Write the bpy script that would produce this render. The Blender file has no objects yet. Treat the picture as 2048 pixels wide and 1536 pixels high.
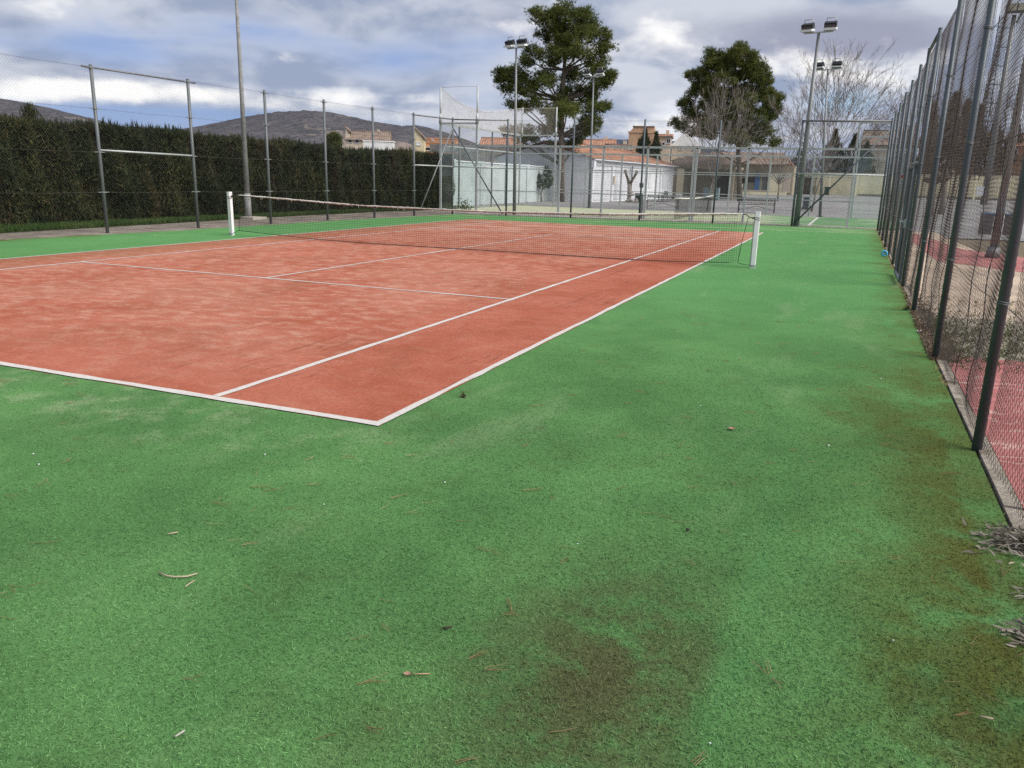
import bpy, math, random
import numpy as np
from mathutils import Vector

R = math.radians
rng = np.random.default_rng(7)
random.seed(7)
SC = bpy.context.scene
COL = SC.collection

# ------------------------------------------------------------------ camera
YAW, PITCH, ROLL, FPX = R(-22.4592), R(-14.5403), R(1.4296), 1592.845
CAMP = np.array([2.715, -4.289, 1.610])
_f = np.array([math.sin(YAW)*math.cos(PITCH), math.cos(YAW)*math.cos(PITCH), math.sin(PITCH)])
_r = np.cross(_f, [0, 0, 1]); _r /= np.linalg.norm(_r); _u = np.cross(_r, _f)
_r2 = math.cos(ROLL)*_r + math.sin(ROLL)*_u
_u2 = -math.sin(ROLL)*_r + math.cos(ROLL)*_u
from mathutils import Matrix
cam = bpy.data.cameras.new('camera')
cam.sensor_width = 36.0; cam.lens = FPX/2048*36.0; cam.clip_start = 0.05; cam.clip_end = 12000
camo = bpy.data.objects.new('camera', cam); COL.objects.link(camo)
m = Matrix.Identity(4)
for i in range(3):
    m[i][0] = _r2[i]; m[i][1] = _u2[i]; m[i][2] = -_f[i]; m[i][3] = CAMP[i]
camo.matrix_world = m
SC.camera = camo

def ray(u, v): return _f + _r2*(u-1024)/FPX + _u2*(768-v)/FPX
def G(u, v, z=0.0):
    d = ray(u, v); t = (z-CAMP[2])/d[2]; return CAMP + d*t
def P(u, v, Y):
    d = ray(u, v); t = (Y-CAMP[1])/d[1]; return CAMP + d*t

# ------------------------------------------------------------------ node helper
class N:
    def __init__(s, tree): s.t = tree; s.n = tree.nodes; s.l = tree.links
    def _set(s, sock, v):
        if isinstance(v, bpy.types.NodeSocket): s.l.new(v, sock)
        elif v is not None:
            if sock.type == 'RGBA' and not hasattr(v, '__len__'): v = (v, v, v, 1)
            if sock.type == 'RGBA' and len(v) == 3: v = (*v, 1)
            sock.default_value = v
    def node(s, typ, ins=None, **kw):
        n = s.n.new(typ)
        for k, v in kw.items(): setattr(n, k, v)
        for k, v in (ins or {}).items(): s._set(n.inputs[k], v)
        return n
    def math(s, op, a, b=None, c=None, clamp=False):
        n = s.n.new('ShaderNodeMath'); n.operation = op; n.use_clamp = clamp
        for i, v in enumerate((a, b, c)):
            if v is not None: s._set(n.inputs[i], v)
        return n.outputs[0]
    def vmath(s, op, a, b=None, out=0):
        n = s.n.new('ShaderNodeVectorMath'); n.operation = op
        s._set(n.inputs[0], a)
        if b is not None: s._set(n.inputs[1], b)
        return n.outputs[out]
    def mix(s, fac, a, b, blend='MIX'):
        n = s.n.new('ShaderNodeMix'); n.data_type = 'RGBA'; n.blend_type = blend
        s._set(n.inputs[0], fac); s._set(n.inputs[6], a); s._set(n.inputs[7], b)
        return n.outputs[2]
    def noise(s, vec, scale, detail=4, rough=.55, dist=0, dims='3D'):
        n = s.node('ShaderNodeTexNoise', {'Vector': vec, 'Scale': scale, 'Detail': detail, 'Roughness': rough, 'Distortion': dist}, noise_dimensions=dims)
        return n.outputs[0]
    def smooth(s, x, a, b):
        n = s.node('ShaderNodeMapRange', {'Value': x, 'From Min': a, 'From Max': b}, interpolation_type='SMOOTHSTEP')
        return n.outputs[0]
    def ramp(s, fac, stops):
        n = s.n.new('ShaderNodeValToRGB'); s._set(n.inputs[0], fac)
        e = n.color_ramp.elements
        while len(e) < len(stops): e.new(0.5)
        for q, (p, c) in zip(e, stops): q.position = p; q.color = (*c, 1) if len(c) == 3 else c
        return n.outputs[0]
    def map(s, vec, scale=(1, 1, 1), loc=(0, 0, 0), rot=(0, 0, 0)):
        return s.node('ShaderNodeMapping', {'Vector': vec, 'Scale': scale, 'Location': loc, 'Rotation': rot}).outputs[0]
    def obj(s): return s.n.new('ShaderNodeTexCoord').outputs['Object']
    def xyz(s, v): return s.node('ShaderNodeSeparateXYZ', {0: v}).outputs
    def bump(s, h, strength=.3, dist=.01):
        return s.node('ShaderNodeBump', {'Height': h, 'Strength': strength, 'Distance': dist}).outputs[0]

MATS = {}
def mat(name, fn):
    if name in MATS: return MATS[name]
    mt = bpy.data.materials.new(name); mt.use_nodes = True
    t = mt.node_tree; t.nodes.clear(); n = N(t)
    out = t.nodes.new('ShaderNodeOutputMaterial')
    b = t.nodes.new('ShaderNodeBsdfPrincipled')
    t.links.new(b.outputs[0], out.inputs[0])
    r = fn(n, b)
    if r is not None: t.links.new(r, out.inputs[0])
    MATS[name] = mt
    return mt

def plain(name, c, rough=.7, metal=0.0, var=.12, scale=6.0, spec=.3, bump=0.0, dirt=None):
    """colour with soft natural variation, optional dirt colour in patches"""
    def fn(n, b):
        o = n.obj()
        k = n.noise(o, scale, 6, .65)
        lo = tuple(max(0, x*(1-var*2)) for x in c); hi = tuple(x*(1+var*1.6) for x in c)
        col = n.mix(n.smooth(k, .3, .7), lo, hi)
        if dirt is not None:
            d = n.smooth(n.noise(o, scale*.35, 7, .7), .52, .72)
            col = n.mix(n.math('MULTIPLY', d, .75), col, dirt)
        n._set(b.inputs['Base Color'], col)
        b.inputs['Roughness'].default_value = rough; b.inputs['Metallic'].default_value = metal
        b.inputs['Specular IOR Level'].default_value = spec
        if bump: n._set(b.inputs['Normal'], n.bump(n.noise(o, scale*6, 4), bump, .01))
    return mat(name, fn)

# ------------------------------------------------------------------ world sky
SUN_AZ, SUN_EL = 94.0, 43.0      # clockwise from +Y, degrees
def make_world():
    w = bpy.data.worlds.new('World'); SC.world = w; w.use_nodes = True
    t = w.node_tree; t.nodes.clear(); n = N(t)
    out = t.nodes.new('ShaderNodeOutputWorld'); bg = t.nodes.new('ShaderNodeBackground')
    t.links.new(bg.outputs[0], out.inputs[0])
    d = n.vmath('NORMALIZE', t.nodes.new('ShaderNodeTexCoord').outputs['Generated'])
    sky = n.node('ShaderNodeTexSky', sky_type='NISHITA')
    sky.sun_disc = False; sky.sun_elevation = R(SUN_EL); sky.sun_rotation = R(SUN_AZ)
    sky.altitude = 600; sky.air_density = 1.0; sky.dust_density = .6; sky.ozone_density = 2.2
    skyc = sky.outputs[0]
    x, y, z = n.xyz(d)
    zc = n.math('MAXIMUM', z, 0.0)
    den = n.math('ADD', zc, .085)
    cp = n.node('ShaderNodeCombineXYZ', {0: n.math('DIVIDE', x, den), 1: n.math('DIVIDE', y, den), 2: 0.0}).outputs[0]
    dd = n.map(d, (1.0, 1.0, 2.1))
    big = n.noise(cp, .55, 3, .55, .6)
    mid = n.noise(n.map(cp, loc=(3.1, 7.7, 0)), 1.25, 8, .60, .7)
    ang = n.noise(dd, 8.0, 7, .52, .25)
    ang2 = n.noise(n.map(dd, loc=(5.3, 1.2, 2.2)), 5.5, 6, .52, .25)
    fine = n.noise(n.map(dd, loc=(1.3, 9.2, 4.2)), 15, 6, .55, .25)
    def blob(u, v, ru, rv):
        """soft elliptical patch of weather in a fixed direction of the sky, ru/rv in degrees"""
        c = ray(u, v); c = c/np.linalg.norm(c)
        az0, el0 = math.atan2(c[0], c[1]), math.asin(c[2])
        az = n.math('ARCTAN2', x, y); el = n.math('ARCSINE', z)
        a = n.math('DIVIDE', n.math('SUBTRACT', az, az0), R(ru)); e = n.math('DIVIDE', n.math('SUBTRACT', el, el0), R(rv))
        q = n.math('ADD', n.math('MULTIPLY', a, a), n.math('MULTIPLY', e, e))
        return n.math('EXPONENT', n.math('MULTIPLY', q, -1.0))
    def total(l):
        s = None
        for (u, v, ru, rv, k) in l:
            b = n.math('MULTIPLY', blob(u, v, ru, rv), k)
            s = b if s is None else n.math('ADD', s, b)
        return s
    # bright white banks, blue gaps, slate undersides
    wsum = total([(40, 190, 9, .85, .46), (330, 182, 7, .65, .42), (130, 175, 7, .6, .2), (620, 195, 5, 1.3, .30), (560, 118, 5, .9, .20), (1320, 252, 5.0, 1.5, .50), (1330, 60, 6, 2.2, .34),
                  (1700, 135, 6, 1.2, .34), (700, 245, 5, .8, .24), (150, 0, 14, 1.4, .26), (1230, 215, 4, 1.3, .16), (1900, 60, 6, 4, .20), (1480, 140, 4, 1.2, .18), (760, 190, 5, 1.0, .2), (1010, 10, 8, 1.2, .14)])
    bsum = total([(180, 95, 10, 1.3, .46), (300, 238, 12, .95, .85), (790, 120, 8, 1.5, .32), (640, 262, 8, .9, .50), (960, 200, 5, 1.3, .20), (470, 40, 5, 1.5, .16), (1400, 225, 4, .6, .3), (1690, 205, 2.8, .95, .60), (960, 90, 6, 2, .2), (430, 60, 6, 1.0, .12)])
    dsum = total([(1520, 45, 9, 2.2, .32), (1780, 75, 7, 1.6, .36), (900, 60, 8, 2.4, .14), (1100, 240, 8, .9, .12), (1600, 200, 7, 1.0, .12), (430, 130, 7, 1.1, .16)])
    lav = n.mix(n.smooth(n.math('ADD', big, n.math('MULTIPLY', n.math('SUBTRACT', ang, .5), 1.2)), .34, .66), (.26, .31, .43), (.50, .53, .60))
    slate = (.285, .30, .39)
    col = n.mix(n.smooth(n.math('ADD', n.math('MULTIPLY', ang2, .75), dsum), .48, .80), lav, slate)
    bmask = n.smooth(n.math('ADD', n.math('ADD', n.math('MULTIPLY', n.math('SUBTRACT', ang, .5), .9), n.math('MULTIPLY', n.math('SUBTRACT', mid, .5), .35)), bsum), .10, .74)
    blue = n.mix(blob(1690, 205, 5, 2), (.150, .255, .58), (.42, .66, .92))
    blue = n.mix(.3, blue, n.mix(1.0, skyc, (.075, .075, .075), 'MULTIPLY'))
    col = n.mix(n.math('MULTIPLY', bmask, .90), col, blue)
    wn = n.math('ADD', n.math('MULTIPLY', n.math('SUBTRACT', fine, .5), .95), n.math('MULTIPLY', n.math('SUBTRACT', ang2, .5), .8))
    wmask = n.smooth(n.math('ADD', wn, wsum), .22, .62)
    col = n.mix(n.math('MULTIPLY', wmask, .92), col, (.90, .89, .87))
    # thin bright veil toward the horizon
    hz = n.math('EXPONENT', n.math('MULTIPLY', zc, -26.0))
    col = n.mix(n.math('MULTIPLY', hz, .18), col, (.70, .73, .82))
    n._set(bg.inputs[0], col); bg.inputs[1].default_value = .86
make_world()

sl = bpy.data.lights.new('sun', 'SUN'); sl.energy = 3.3; sl.angle = R(50); sl.color = (1.0, .95, .87)
so = bpy.data.objects.new('sun', sl); COL.objects.link(so)
_sd = Vector((math.sin(R(SUN_AZ))*math.cos(R(SUN_EL)), math.cos(R(SUN_AZ))*math.cos(R(SUN_EL)), math.sin(R(SUN_EL))))
so.rotation_euler = _sd.to_track_quat('Z', 'Y').to_euler(); so.location = (20, 10, 40)

SC.view_settings.view_transform = 'Standard'; SC.view_settings.look = 'None'
SC.view_settings.exposure = 0.55; SC.view_settings.gamma = 1.0; SC.view_settings.use_curve_mapping = False
SC.render.engine = 'CYCLES'
SC.cycles.max_bounces = 6; SC.cycles.transparent_max_bounces = 24; SC.cycles.diffuse_bounces = 3
SC.cycles.use_denoising = False

# ------------------------------------------------------------------ mesh helpers
def tag(o, label=None, cat=None, group=None, kind=None):
    if label: o['label'] = label
    if cat: o['category'] = cat
    if group: o['group'] = group
    if kind: o['kind'] = kind
    return o
def link(name, me, parent=None, loc=None):
    o = bpy.data.objects.new(name, me); COL.objects.link(o)
    if parent is not None: o.parent = parent
    if loc is not None: o.location = loc
    return o
def empty(name, loc=(0, 0, 0), rz=0.0):
    o = bpy.data.objects.new(name, None); COL.objects.link(o)
    o.location = loc; o.rotation_euler = (0, 0, rz); o.empty_display_size = .2
    return o
def thing(name, label, cat, loc=(0, 0, 0), rz=0.0, group=None):
    return tag(empty(name, loc, rz), label, cat, group)
def copy_tree(o, parent=None):
    c = o.copy(); COL.objects.link(c); c.parent = parent
    for ch in list(o.children): copy_tree(ch, c)
    return c

def np_mesh(name, V, F, mt, smooth=False):
    """V (n,3), F (m,k) uniform polygons"""
    me = bpy.data.meshes.new(name)
    V = np.ascontiguousarray(V, dtype=np.float32); F = np.ascontiguousarray(F, dtype=np.int32)
    k = F.shape[1]
    me.vertices.add(len(V)); me.vertices.foreach_set('co', V.ravel())
    me.loops.add(F.size); me.loops.foreach_set('vertex_index', F.ravel())
    me.polygons.add(len(F)); me.polygons.foreach_set('loop_start', np.arange(0, F.size, k, dtype=np.int32))
    if smooth: me.polygons.foreach_set('use_smooth', np.ones(len(F), dtype=bool))
    me.update(calc_edges=True); me.materials.append(mt)
    return me

def frame_of(t):
    t = t/np.linalg.norm(t)
    a = np.array([0, 0, 1.0]) if abs(t[2]) < .9 else np.array([1.0, 0, 0])
    x = np.cross(a, t); x /= np.linalg.norm(x); return x, np.cross(t, x)

class MB:
    def __init__(s): s.v = []; s.f = []; s.s = []
    def add(s, vs, fs, smooth=False):
        k = len(s.v); s.v += [tuple(map(float, q)) for q in vs]
        s.f += [tuple(i+k for i in q) for q in fs]; s.s += [smooth]*len(fs); return s
    def box(s, c, size, rz=0.0, tilt=0.0, M=None):
        hx, hy, hz = size[0]/2, size[1]/2, size[2]/2
        pts = np.array([(x, y, z) for z in (-hz, hz) for y in (-hy, hy) for x in (-hx, hx)], float)
        if tilt:
            ct, st = math.cos(tilt), math.sin(tilt)
            pts = np.stack([pts[:, 0], pts[:, 1]*ct-pts[:, 2]*st, pts[:, 1]*st+pts[:, 2]*ct], 1)
        if rz:
            cz, sz = math.cos(rz), math.sin(rz)
            pts = np.stack([pts[:, 0]*cz-pts[:, 1]*sz, pts[:, 0]*sz+pts[:, 1]*cz, pts[:, 2]], 1)
        pts = pts+np.array(c, float)
        return s.add(pts, [(0, 2, 3, 1), (4, 5, 7, 6), (0, 1, 5, 4), (2, 6, 7, 3), (0, 4, 6, 2), (1, 3, 7, 5)])
    def bar(s, p0, p1, w, h=None):
        """square bar between two points"""
        p0 = np.array(p0, float); p1 = np.array(p1, float); h = w if h is None else h
        x, y = frame_of(p1-p0)
        pts = [p+x*a*w/2+y*b*h/2 for p in (p0, p1) for a, b in ((-1, -1), (1, -1), (1, 1), (-1, 1))]
        return s.add(pts, [(3, 2, 1, 0), (4, 5, 6, 7), (0, 1, 5, 4), (1, 2, 6, 5), (2, 3, 7, 6), (3, 0, 4, 7)])
    def tube(s, pts, r, n=8, cap=True):
        pts = [np.array(p, float) for p in pts]
        rs = r if hasattr(r, '__len__') else [r]*len(pts)
        x0 = None; rings = []
        for i, p in enumerate(pts):
            t = pts[min(i+1, len(pts)-1)]-pts[max(i-1, 0)]
            if np.linalg.norm(t) < 1e-9: t = np.array([0, 0, 1.0])
            if x0 is None: x, y = frame_of(t)
            else:
                t = t/np.linalg.norm(t); x = x0-t*np.dot(x0, t); x /= (np.linalg.norm(x)+1e-12); y = np.cross(t, x)
            x0 = x
            rings.append([p+(x*math.cos(2*math.pi*k/n)+y*math.sin(2*math.pi*k/n))*rs[i] for k in range(n)])
        vs = [v for q in rings for v in q]; fs = []
        for i in range(len(pts)-1):
            for k in range(n):
                a = i*n+k; b = i*n+(k+1) % n
                fs.append((a, b, b+n, a+n))
        s.add(vs, fs, True)
        if cap and n > 2:
            k = len(s.v)-len(vs)
            s.f.append(tuple(k+i for i in reversed(range(n)))); s.f.append(tuple(k+len(vs)-n+i for i in range(n))); s.s += [False, False]
        return s
    def quad(s, a, b, c, d): return s.add([a, b, c, d], [(0, 1, 2, 3)])
    def prism(s, poly, axis_vec):
        """extrude a planar polygon by a vector"""
        n = len(poly); a = [np.array(p, float) for p in poly]; e = np.array(axis_vec, float)
        vs = a+[p+e for p in a]
        fs = [tuple(reversed(range(n))), tuple(range(n, 2*n))]+[(i, (i+1) % n, (i+1) % n+n, i+n) for i in range(n)]
        return s.add(vs, fs)
    def mesh(s, name, mt):
        me = bpy.data.meshes.new(name); me.from_pydata(s.v, [], s.f)
        me.polygons.foreach_set('use_smooth', s.s); me.materials.append(mt); me.update()
        return me
    def build(s, name, mt, parent=None, loc=None): return link(name, s.mesh(name, mt), parent, loc)

def sheet(name, poly, z, mt, kind='structure'):
    me = bpy.data.meshes.new(name); me.from_pydata([(p[0], p[1], z) for p in poly], [], [tuple(range(len(poly)))])
    me.materials.append(mt); o = link(name, me)
    if kind: o['kind'] = kind
    return o

# ------------------------------------------------------------------ materials
def turf_fn(n, b):
    o = n.obj(); x, y, z = n.xyz(o)
    k1 = n.noise(o, .9, 6, .6, .4); k2 = n.noise(n.map(o, (1, .45, 1)), 5.5, 6, .65, .3)
    g = n.mix(n.smooth(k1, .33, .68), (.074, .176, .058), (.106, .240, .079))
    g = n.mix(n.math('MULTIPLY', n.smooth(y, 1.5, 9.0), .6), g, (.106, .280, .100))
    g = n.mix(n.math('MULTIPLY', n.smooth(k2, .5, .75), .45), g, (.118, .240, .085))
    # moss / earth stains: strongest along the right fence and in one worn patch
    edge = n.smooth(n.math('ADD', x, n.math('MULTIPLY', n.math('SUBTRACT', n.noise(o, .8, 5, .6), .5), 1.8)), 2.45, 3.7)
    edge = n.math('MULTIPLY', edge, n.math('MULTIPLY', n.smooth(y, 9.0, 1.0), n.math('SUBTRACT', 1.0, n.math('MULTIPLY', n.smooth(n.math('ADD', x, n.math('MULTIPLY', n.math('SUBTRACT', n.noise(o, 3, 3), .5), .12)), 3.40, 3.50), .8))))
    far_edge = n.math('MULTIPLY', n.smooth(n.math('ADD', x, n.math('MULTIPLY', n.math('SUBTRACT', n.noise(o, .6, 4, .6), .5), 1.5)), 3.0, 3.7), .7)
    left_edge = n.smooth(n.math('SUBTRACT', n.math('MULTIPLY', n.math('SUBTRACT', n.noise(o, .9, 4, .6), .5), 2.0), x), 13.6, 14.8)
    e = n.math('MAXIMUM', n.math('MAXIMUM', edge, far_edge), left_edge)
    patchy = n.smooth(n.noise(o, 2.6, 6, .68, .5), .30, .56)
    g = n.mix(n.math('MULTIPLY', n.math('MULTIPLY', e, patchy), .95), g, (.086, .086, .020))
    olive_mask = n.smooth(n.noise(n.map(o, loc=(4, 2, 0)), 1.15, 7, .66, .4), .54, .72)
    nearfac = n.smooth(y, 6.5, 0.5)  # darker olive blotches, stronger towards the near end
    px = n.math('DIVIDE', n.math('SUBTRACT', x, 2.12), .46); py = n.math('DIVIDE', n.math('SUBTRACT', y, -2.0), .80)
    seam = n.math('ADD', 2.50, n.math('MULTIPLY', n.math('SUBTRACT', n.noise(o, 5, 4), .5), .10))
    patch = n.math('MULTIPLY', n.math('EXPONENT', n.math('MULTIPLY', n.math('ADD', n.math('MULTIPLY', px, px), n.math('MULTIPLY', py, py)), -1.0)), n.smooth(n.math('SUBTRACT', seam, x), -.01, .10))
    seamb = n.math('MULTIPLY', n.smooth(n.math('ABSOLUTE', n.math('SUBTRACT', n.math('SUBTRACT', x, seam), .03)), .06, .0), n.math('MULTIPLY', n.smooth(y, .4, -1.2), n.smooth(n.noise(o, 3.6, 5, .7), .42, .66)))
    pm = n.math('MULTIPLY', patch, n.smooth(n.noise(o, 3.6, 7, .7), .34, .56))
    g = n.mix(n.math('MULTIPLY', n.math('MULTIPLY', olive_mask, nearfac), .40), g, (.070, .105, .036))
    g = n.mix(n.math('MULTIPLY', pm, .82), g, (.080, .066, .033))
    g = n.mix(n.math('MULTIPLY', seamb, .30), g, (.070, .245, .085))
    # pale silica sand left in the pile
    sd = n.smooth(n.noise(n.map(o, (1, .35, 1), (9, 1, 0)), 1.3, 8, .7, .3), .53, .74)
    farb = n.smooth(n.math('ADD', y, n.math('MULTIPLY', n.math('SUBTRACT', n.noise(o, .35, 3), .5), 6.0)), 24.5, 27.0)
    sdn = n.math('MULTIPLY', sd, n.math('ADD', .22, n.math('MULTIPLY', farb, .40)))
    streak = n.math('MULTIPLY', n.smooth(n.noise(n.map(o, (.25, 1.6, 1)), 1.0, 5, .6), .48, .66), n.math('MULTIPLY', farb, .55))
    by = n.math('MULTIPLY', n.smooth(n.math('ABSOLUTE', n.math('ADD', y, .35)), .9, .1), n.math('MULTIPLY', n.smooth(x, .9, -.6), n.smooth(n.noise(o, 2.2, 7, .7), .45, .7)))
    g = n.mix(n.math('MAXIMUM', n.math('MAXIMUM', sdn, streak), n.math('MULTIPLY', by, .55)), g, (.34, .40, .24))
    # fibre grain
    grain = n.noise(o, 240, 3, .75); grain2 = n.noise(n.map(o, (1, .5, 1), rot=(0, 0, .5)), 60, 4, .7)
    gr = n.math('ADD', n.math('MULTIPLY', n.math('SUBTRACT', grain, .5), 1.1), n.math('MULTIPLY', n.math('SUBTRACT', grain2, .5), .55))
    g = n.mix(1.0, g, n.node('ShaderNodeCombineColor', {0: n.math('ADD', 1.0, gr), 1: n.math('ADD', 1.0, gr), 2: n.math('ADD', 1.0, gr)}).outputs[0], 'MULTIPLY')
    n._set(b.inputs['Base Color'], g); b.inputs['Roughness'].default_value = .95; b.inputs['Specular IOR Level'].default_value = .05
    n._set(b.inputs['Normal'], n.bump(n.math('ADD', grain, grain2), .55, .006))
M_turf = mat('green turf', turf_fn)

def fibre_fn(n, b):
    o = n.obj(); x, y, z = n.xyz(o)
    rnd = n.n.new('ShaderNodeNewGeometry').outputs['Random Per Island']
    k1 = n.noise(o, .9, 6, .6, .4)
    g = n.mix(n.smooth(k1, .33, .68), (.077, .174, .062), (.115, .246, .088))
    px = n.math('DIVIDE', n.math('SUBTRACT', x, 2.12), .46); py = n.math('DIVIDE', n.math('SUBTRACT', y, -2.0), .80)
    seam = n.math('ADD', 2.50, n.math('MULTIPLY', n.math('SUBTRACT', n.noise(o, 5, 4), .5), .10))
    patch = n.math('MULTIPLY', n.math('EXPONENT', n.math('MULTIPLY', n.math('ADD', n.math('MULTIPLY', px, px), n.math('MULTIPLY', py, py)), -1.0)), n.smooth(n.math('SUBTRACT', seam, x), -.01, .10))
    seamb = n.math('MULTIPLY', n.smooth(n.math('ABSOLUTE', n.math('SUBTRACT', n.math('SUBTRACT', x, seam), .03)), .06, .0), n.math('MULTIPLY', n.smooth(y, .4, -1.2), n.smooth(n.noise(o, 3.6, 5, .7), .42, .66)))
    olive_mask = n.smooth(n.noise(n.map(o, loc=(4, 2, 0)), 1.15, 7, .66, .4), .54, .72)  # the same darker olive blotches on the fibres
    g = n.mix(n.math('MULTIPLY', olive_mask, .35), g, (.072, .108, .038))
    g = n.mix(n.math('MULTIPLY', n.math('MULTIPLY', patch, n.smooth(n.noise(o, 3.6, 7, .7), .34, .56)), .80), g, (.086, .070, .036))
    g = n.mix(n.math('MULTIPLY', seamb, .30), g, (.072, .25, .088))
    edge = n.smooth(n.math('ADD', x, n.math('MULTIPLY', n.math('SUBTRACT', n.noise(o, .8, 5, .6), .5), 1.8)), 2.45, 3.7)
    g = n.mix(n.math('MULTIPLY', n.math('MULTIPLY', edge, n.smooth(n.noise(o, 2.6, 6, .68, .5), .30, .56)), .92), g, (.086, .086, .022))
    s = n.math('ADD', .7, n.math('MULTIPLY', rnd, .85))
    g = n.mix(1.0, g, n.node('ShaderNodeCombineColor', {0: s, 1: s, 2: s}).outputs[0], 'MULTIPLY')
    n._set(b.inputs['Base Color'], g); b.inputs['Roughness'].default_value = .7; b.inputs['Specular IOR Level'].default_value = .2
M_fibre = mat('turf fibre', fibre_fn)

def court_fn(n, b):
    o = n.obj(); x, y, z = n.xyz(o)
    k1 = n.noise(o, .7, 6, .62, .4)
    c = n.mix(n.smooth(k1, .32, .7), (.325, .090, .050), (.405, .130, .083))
    # pale sand: streaks running across the court, more of it in the middle
    st = n.noise(n.map(o, (1.0, 1.5, 1), rot=(0, 0, -.35)), 3.3, 9, .68, .2)
    mid = n.math('MULTIPLY', n.smooth(x, -.9, -2.6), n.smooth(y, -.5, 2.6))
    s = n.math('MULTIPLY', n.smooth(st, .42, .72), n.math('ADD', .15, n.math('MULTIPLY', mid, .46)))
    c = n.mix(s, c, (.56, .34, .25))
    c = n.mix(n.math('MULTIPLY', n.math('MULTIPLY', mid, n.smooth(n.noise(o, .45, 4, .6), .38, .66)), .24), c, (.50, .28, .20))
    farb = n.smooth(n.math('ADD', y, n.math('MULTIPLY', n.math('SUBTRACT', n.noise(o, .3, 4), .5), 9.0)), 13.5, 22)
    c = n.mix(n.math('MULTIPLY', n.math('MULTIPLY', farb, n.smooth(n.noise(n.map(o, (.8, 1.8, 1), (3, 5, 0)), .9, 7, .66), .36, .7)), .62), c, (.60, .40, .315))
    dk = n.smooth(n.noise(n.map(o, (1, .5, 1), (7, 3, 0), (0, 0, .3)), .8, 7, .66, .5), .50, .76)
    c = n.mix(n.math('MULTIPLY', dk, .50), c, (.22, .070, .034))
    cr = n.noise(n.map(o, (7.5, .28, 1), rot=(0, 0, .22)), 1.0, 3, .5, .15)
    crm = n.math('MULTIPLY', n.smooth(n.math('ABSOLUTE', n.math('SUBTRACT', cr, .56)), .016, .0), n.smooth(n.noise(n.map(o, loc=(2, 2, 2)), .8, 3), .46, .60))
    c = n.mix(n.math('MULTIPLY', crm, .55), c, (.15, .05, .03))
    ol = n.math('MULTIPLY', n.smooth(n.math('SUBTRACT', n.math('MULTIPLY', n.math('SUBTRACT', n.noise(o, .9, 4), .5), 1.6), x), 9.4, 10.6), .5)
    c = n.mix(ol, c, (.24, .115, .06))
    grain = n.noise(o, 190, 3, .75); g2 = n.noise(n.map(o, (1, .45, 1)), 48, 4, .7)
    gr = n.math('ADD', 1.0, n.math('ADD', n.math('MULTIPLY', n.math('SUBTRACT', grain, .5), 1.3), n.math('MULTIPLY', n.math('SUBTRACT', g2, .5), .9)))
    c = n.mix(1.0, c, n.node('ShaderNodeCombineColor', {0: gr, 1: gr, 2: gr}).outputs[0], 'MULTIPLY')
    n._set(b.inputs['Base Color'], c); b.inputs['Roughness'].default_value = .95; b.inputs['Specular IOR Level'].default_value = .1
    n._set(b.inputs['Normal'], n.bump(n.math('ADD', grain, g2), .5, .006))
M_court = mat('red court pile', court_fn)

def line_fn(n, b):
    o = n.obj()
    c = n.mix(n.smooth(n.noise(o, 22, 7, .75), .50, .72), (.56, .53, .50), (.36, .31, .28))
    c = n.mix(n.math('MULTIPLY', n.smooth(n.noise(o, 1.7, 5, .6), .5, .75), .45), c, (.62, .47, .40))
    n._set(b.inputs['Base Color'], c); b.inputs['Roughness'].default_value = .9
M_line = mat('white line pile', line_fn)

def ground_mat(name, a, bb, sc, spk=(.5, .5), spec=.1, c3=None, s3=.4):
    def fn(n, b):
        o = n.obj()
        c = n.mix(n.smooth(n.noise(o, sc, 8, .68, .3), .32, .68), a, bb)
        if c3: c = n.mix(n.math('MULTIPLY', n.smooth(n.noise(n.map(o, loc=(3, 8, 1)), s3, 7, .7, .5), .5, .68), .85), c, c3)
        g = n.noise(o, spk[0]*160, 4, .75); h = n.noise(o, 26, 5, .7)
        gr = n.math('ADD', 1.0, n.math('ADD', n.math('MULTIPLY', n.math('SUBTRACT', g, .5), spk[1]*2.4), n.math('MULTIPLY', n.math('SUBTRACT', h, .5), spk[1]*2)))
        c = n.mix(1.0, c, n.node('ShaderNodeCombineColor', {0: gr, 1: gr, 2: gr}).outputs[0], 'MULTIPLY')
        n._set(b.inputs['Base Color'], c); b.inputs['Roughness'].default_value = .93; b.inputs['Specular IOR Level'].default_value = spec
        n._set(b.inputs['Normal'], n.bump(n.math('ADD', g, h), .6, .02))
    return mat(name, fn)
M_earth = ground_mat('dry earth', (.13, .105, .075), (.22, .18, .13), .05, c3=(.09, .10, .045), s3=.02)
M_asph = ground_mat('worn asphalt', (.22, .215, .215), (.31, .30, .295), .22, (.4, .25), c3=(.19, .18, .17), s3=.12)
M_gravel = ground_mat('gravel strip', (.17, .145, .125), (.29, .25, .21), 1.1, (.5, .8), c3=(.12, .10, .08), s3=.9)
M_verge = ground_mat('verge soil', (.035, .055, .02), (.065, .085, .03), 1.5, (.5, .7), c3=(.10, .09, .05), s3=.8)
M_sandy = ground_mat('sandy ground', (.44, .34, .255), (.56, .45, .35), .6, (.4, .45), c3=(.36, .29, .23), s3=.7)
M_weedsoil = ground_mat('stony soil', (.22, .19, .15), (.40, .35, .29), 2.4, (.4, 1.2), c3=(.14, .14, .08), s3=2.2)
M_conc = ground_mat('concrete', (.38, .35, .31), (.52, .48, .43), 1.6, (.5, .35), c3=(.28, .25, .20), s3=1.3)
M_paleconc = ground_mat('pale concrete', (.46, .42, .36), (.58, .54, .47), 1.0, (.5, .35), c3=(.34, .30, .24), s3=.8)
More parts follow.
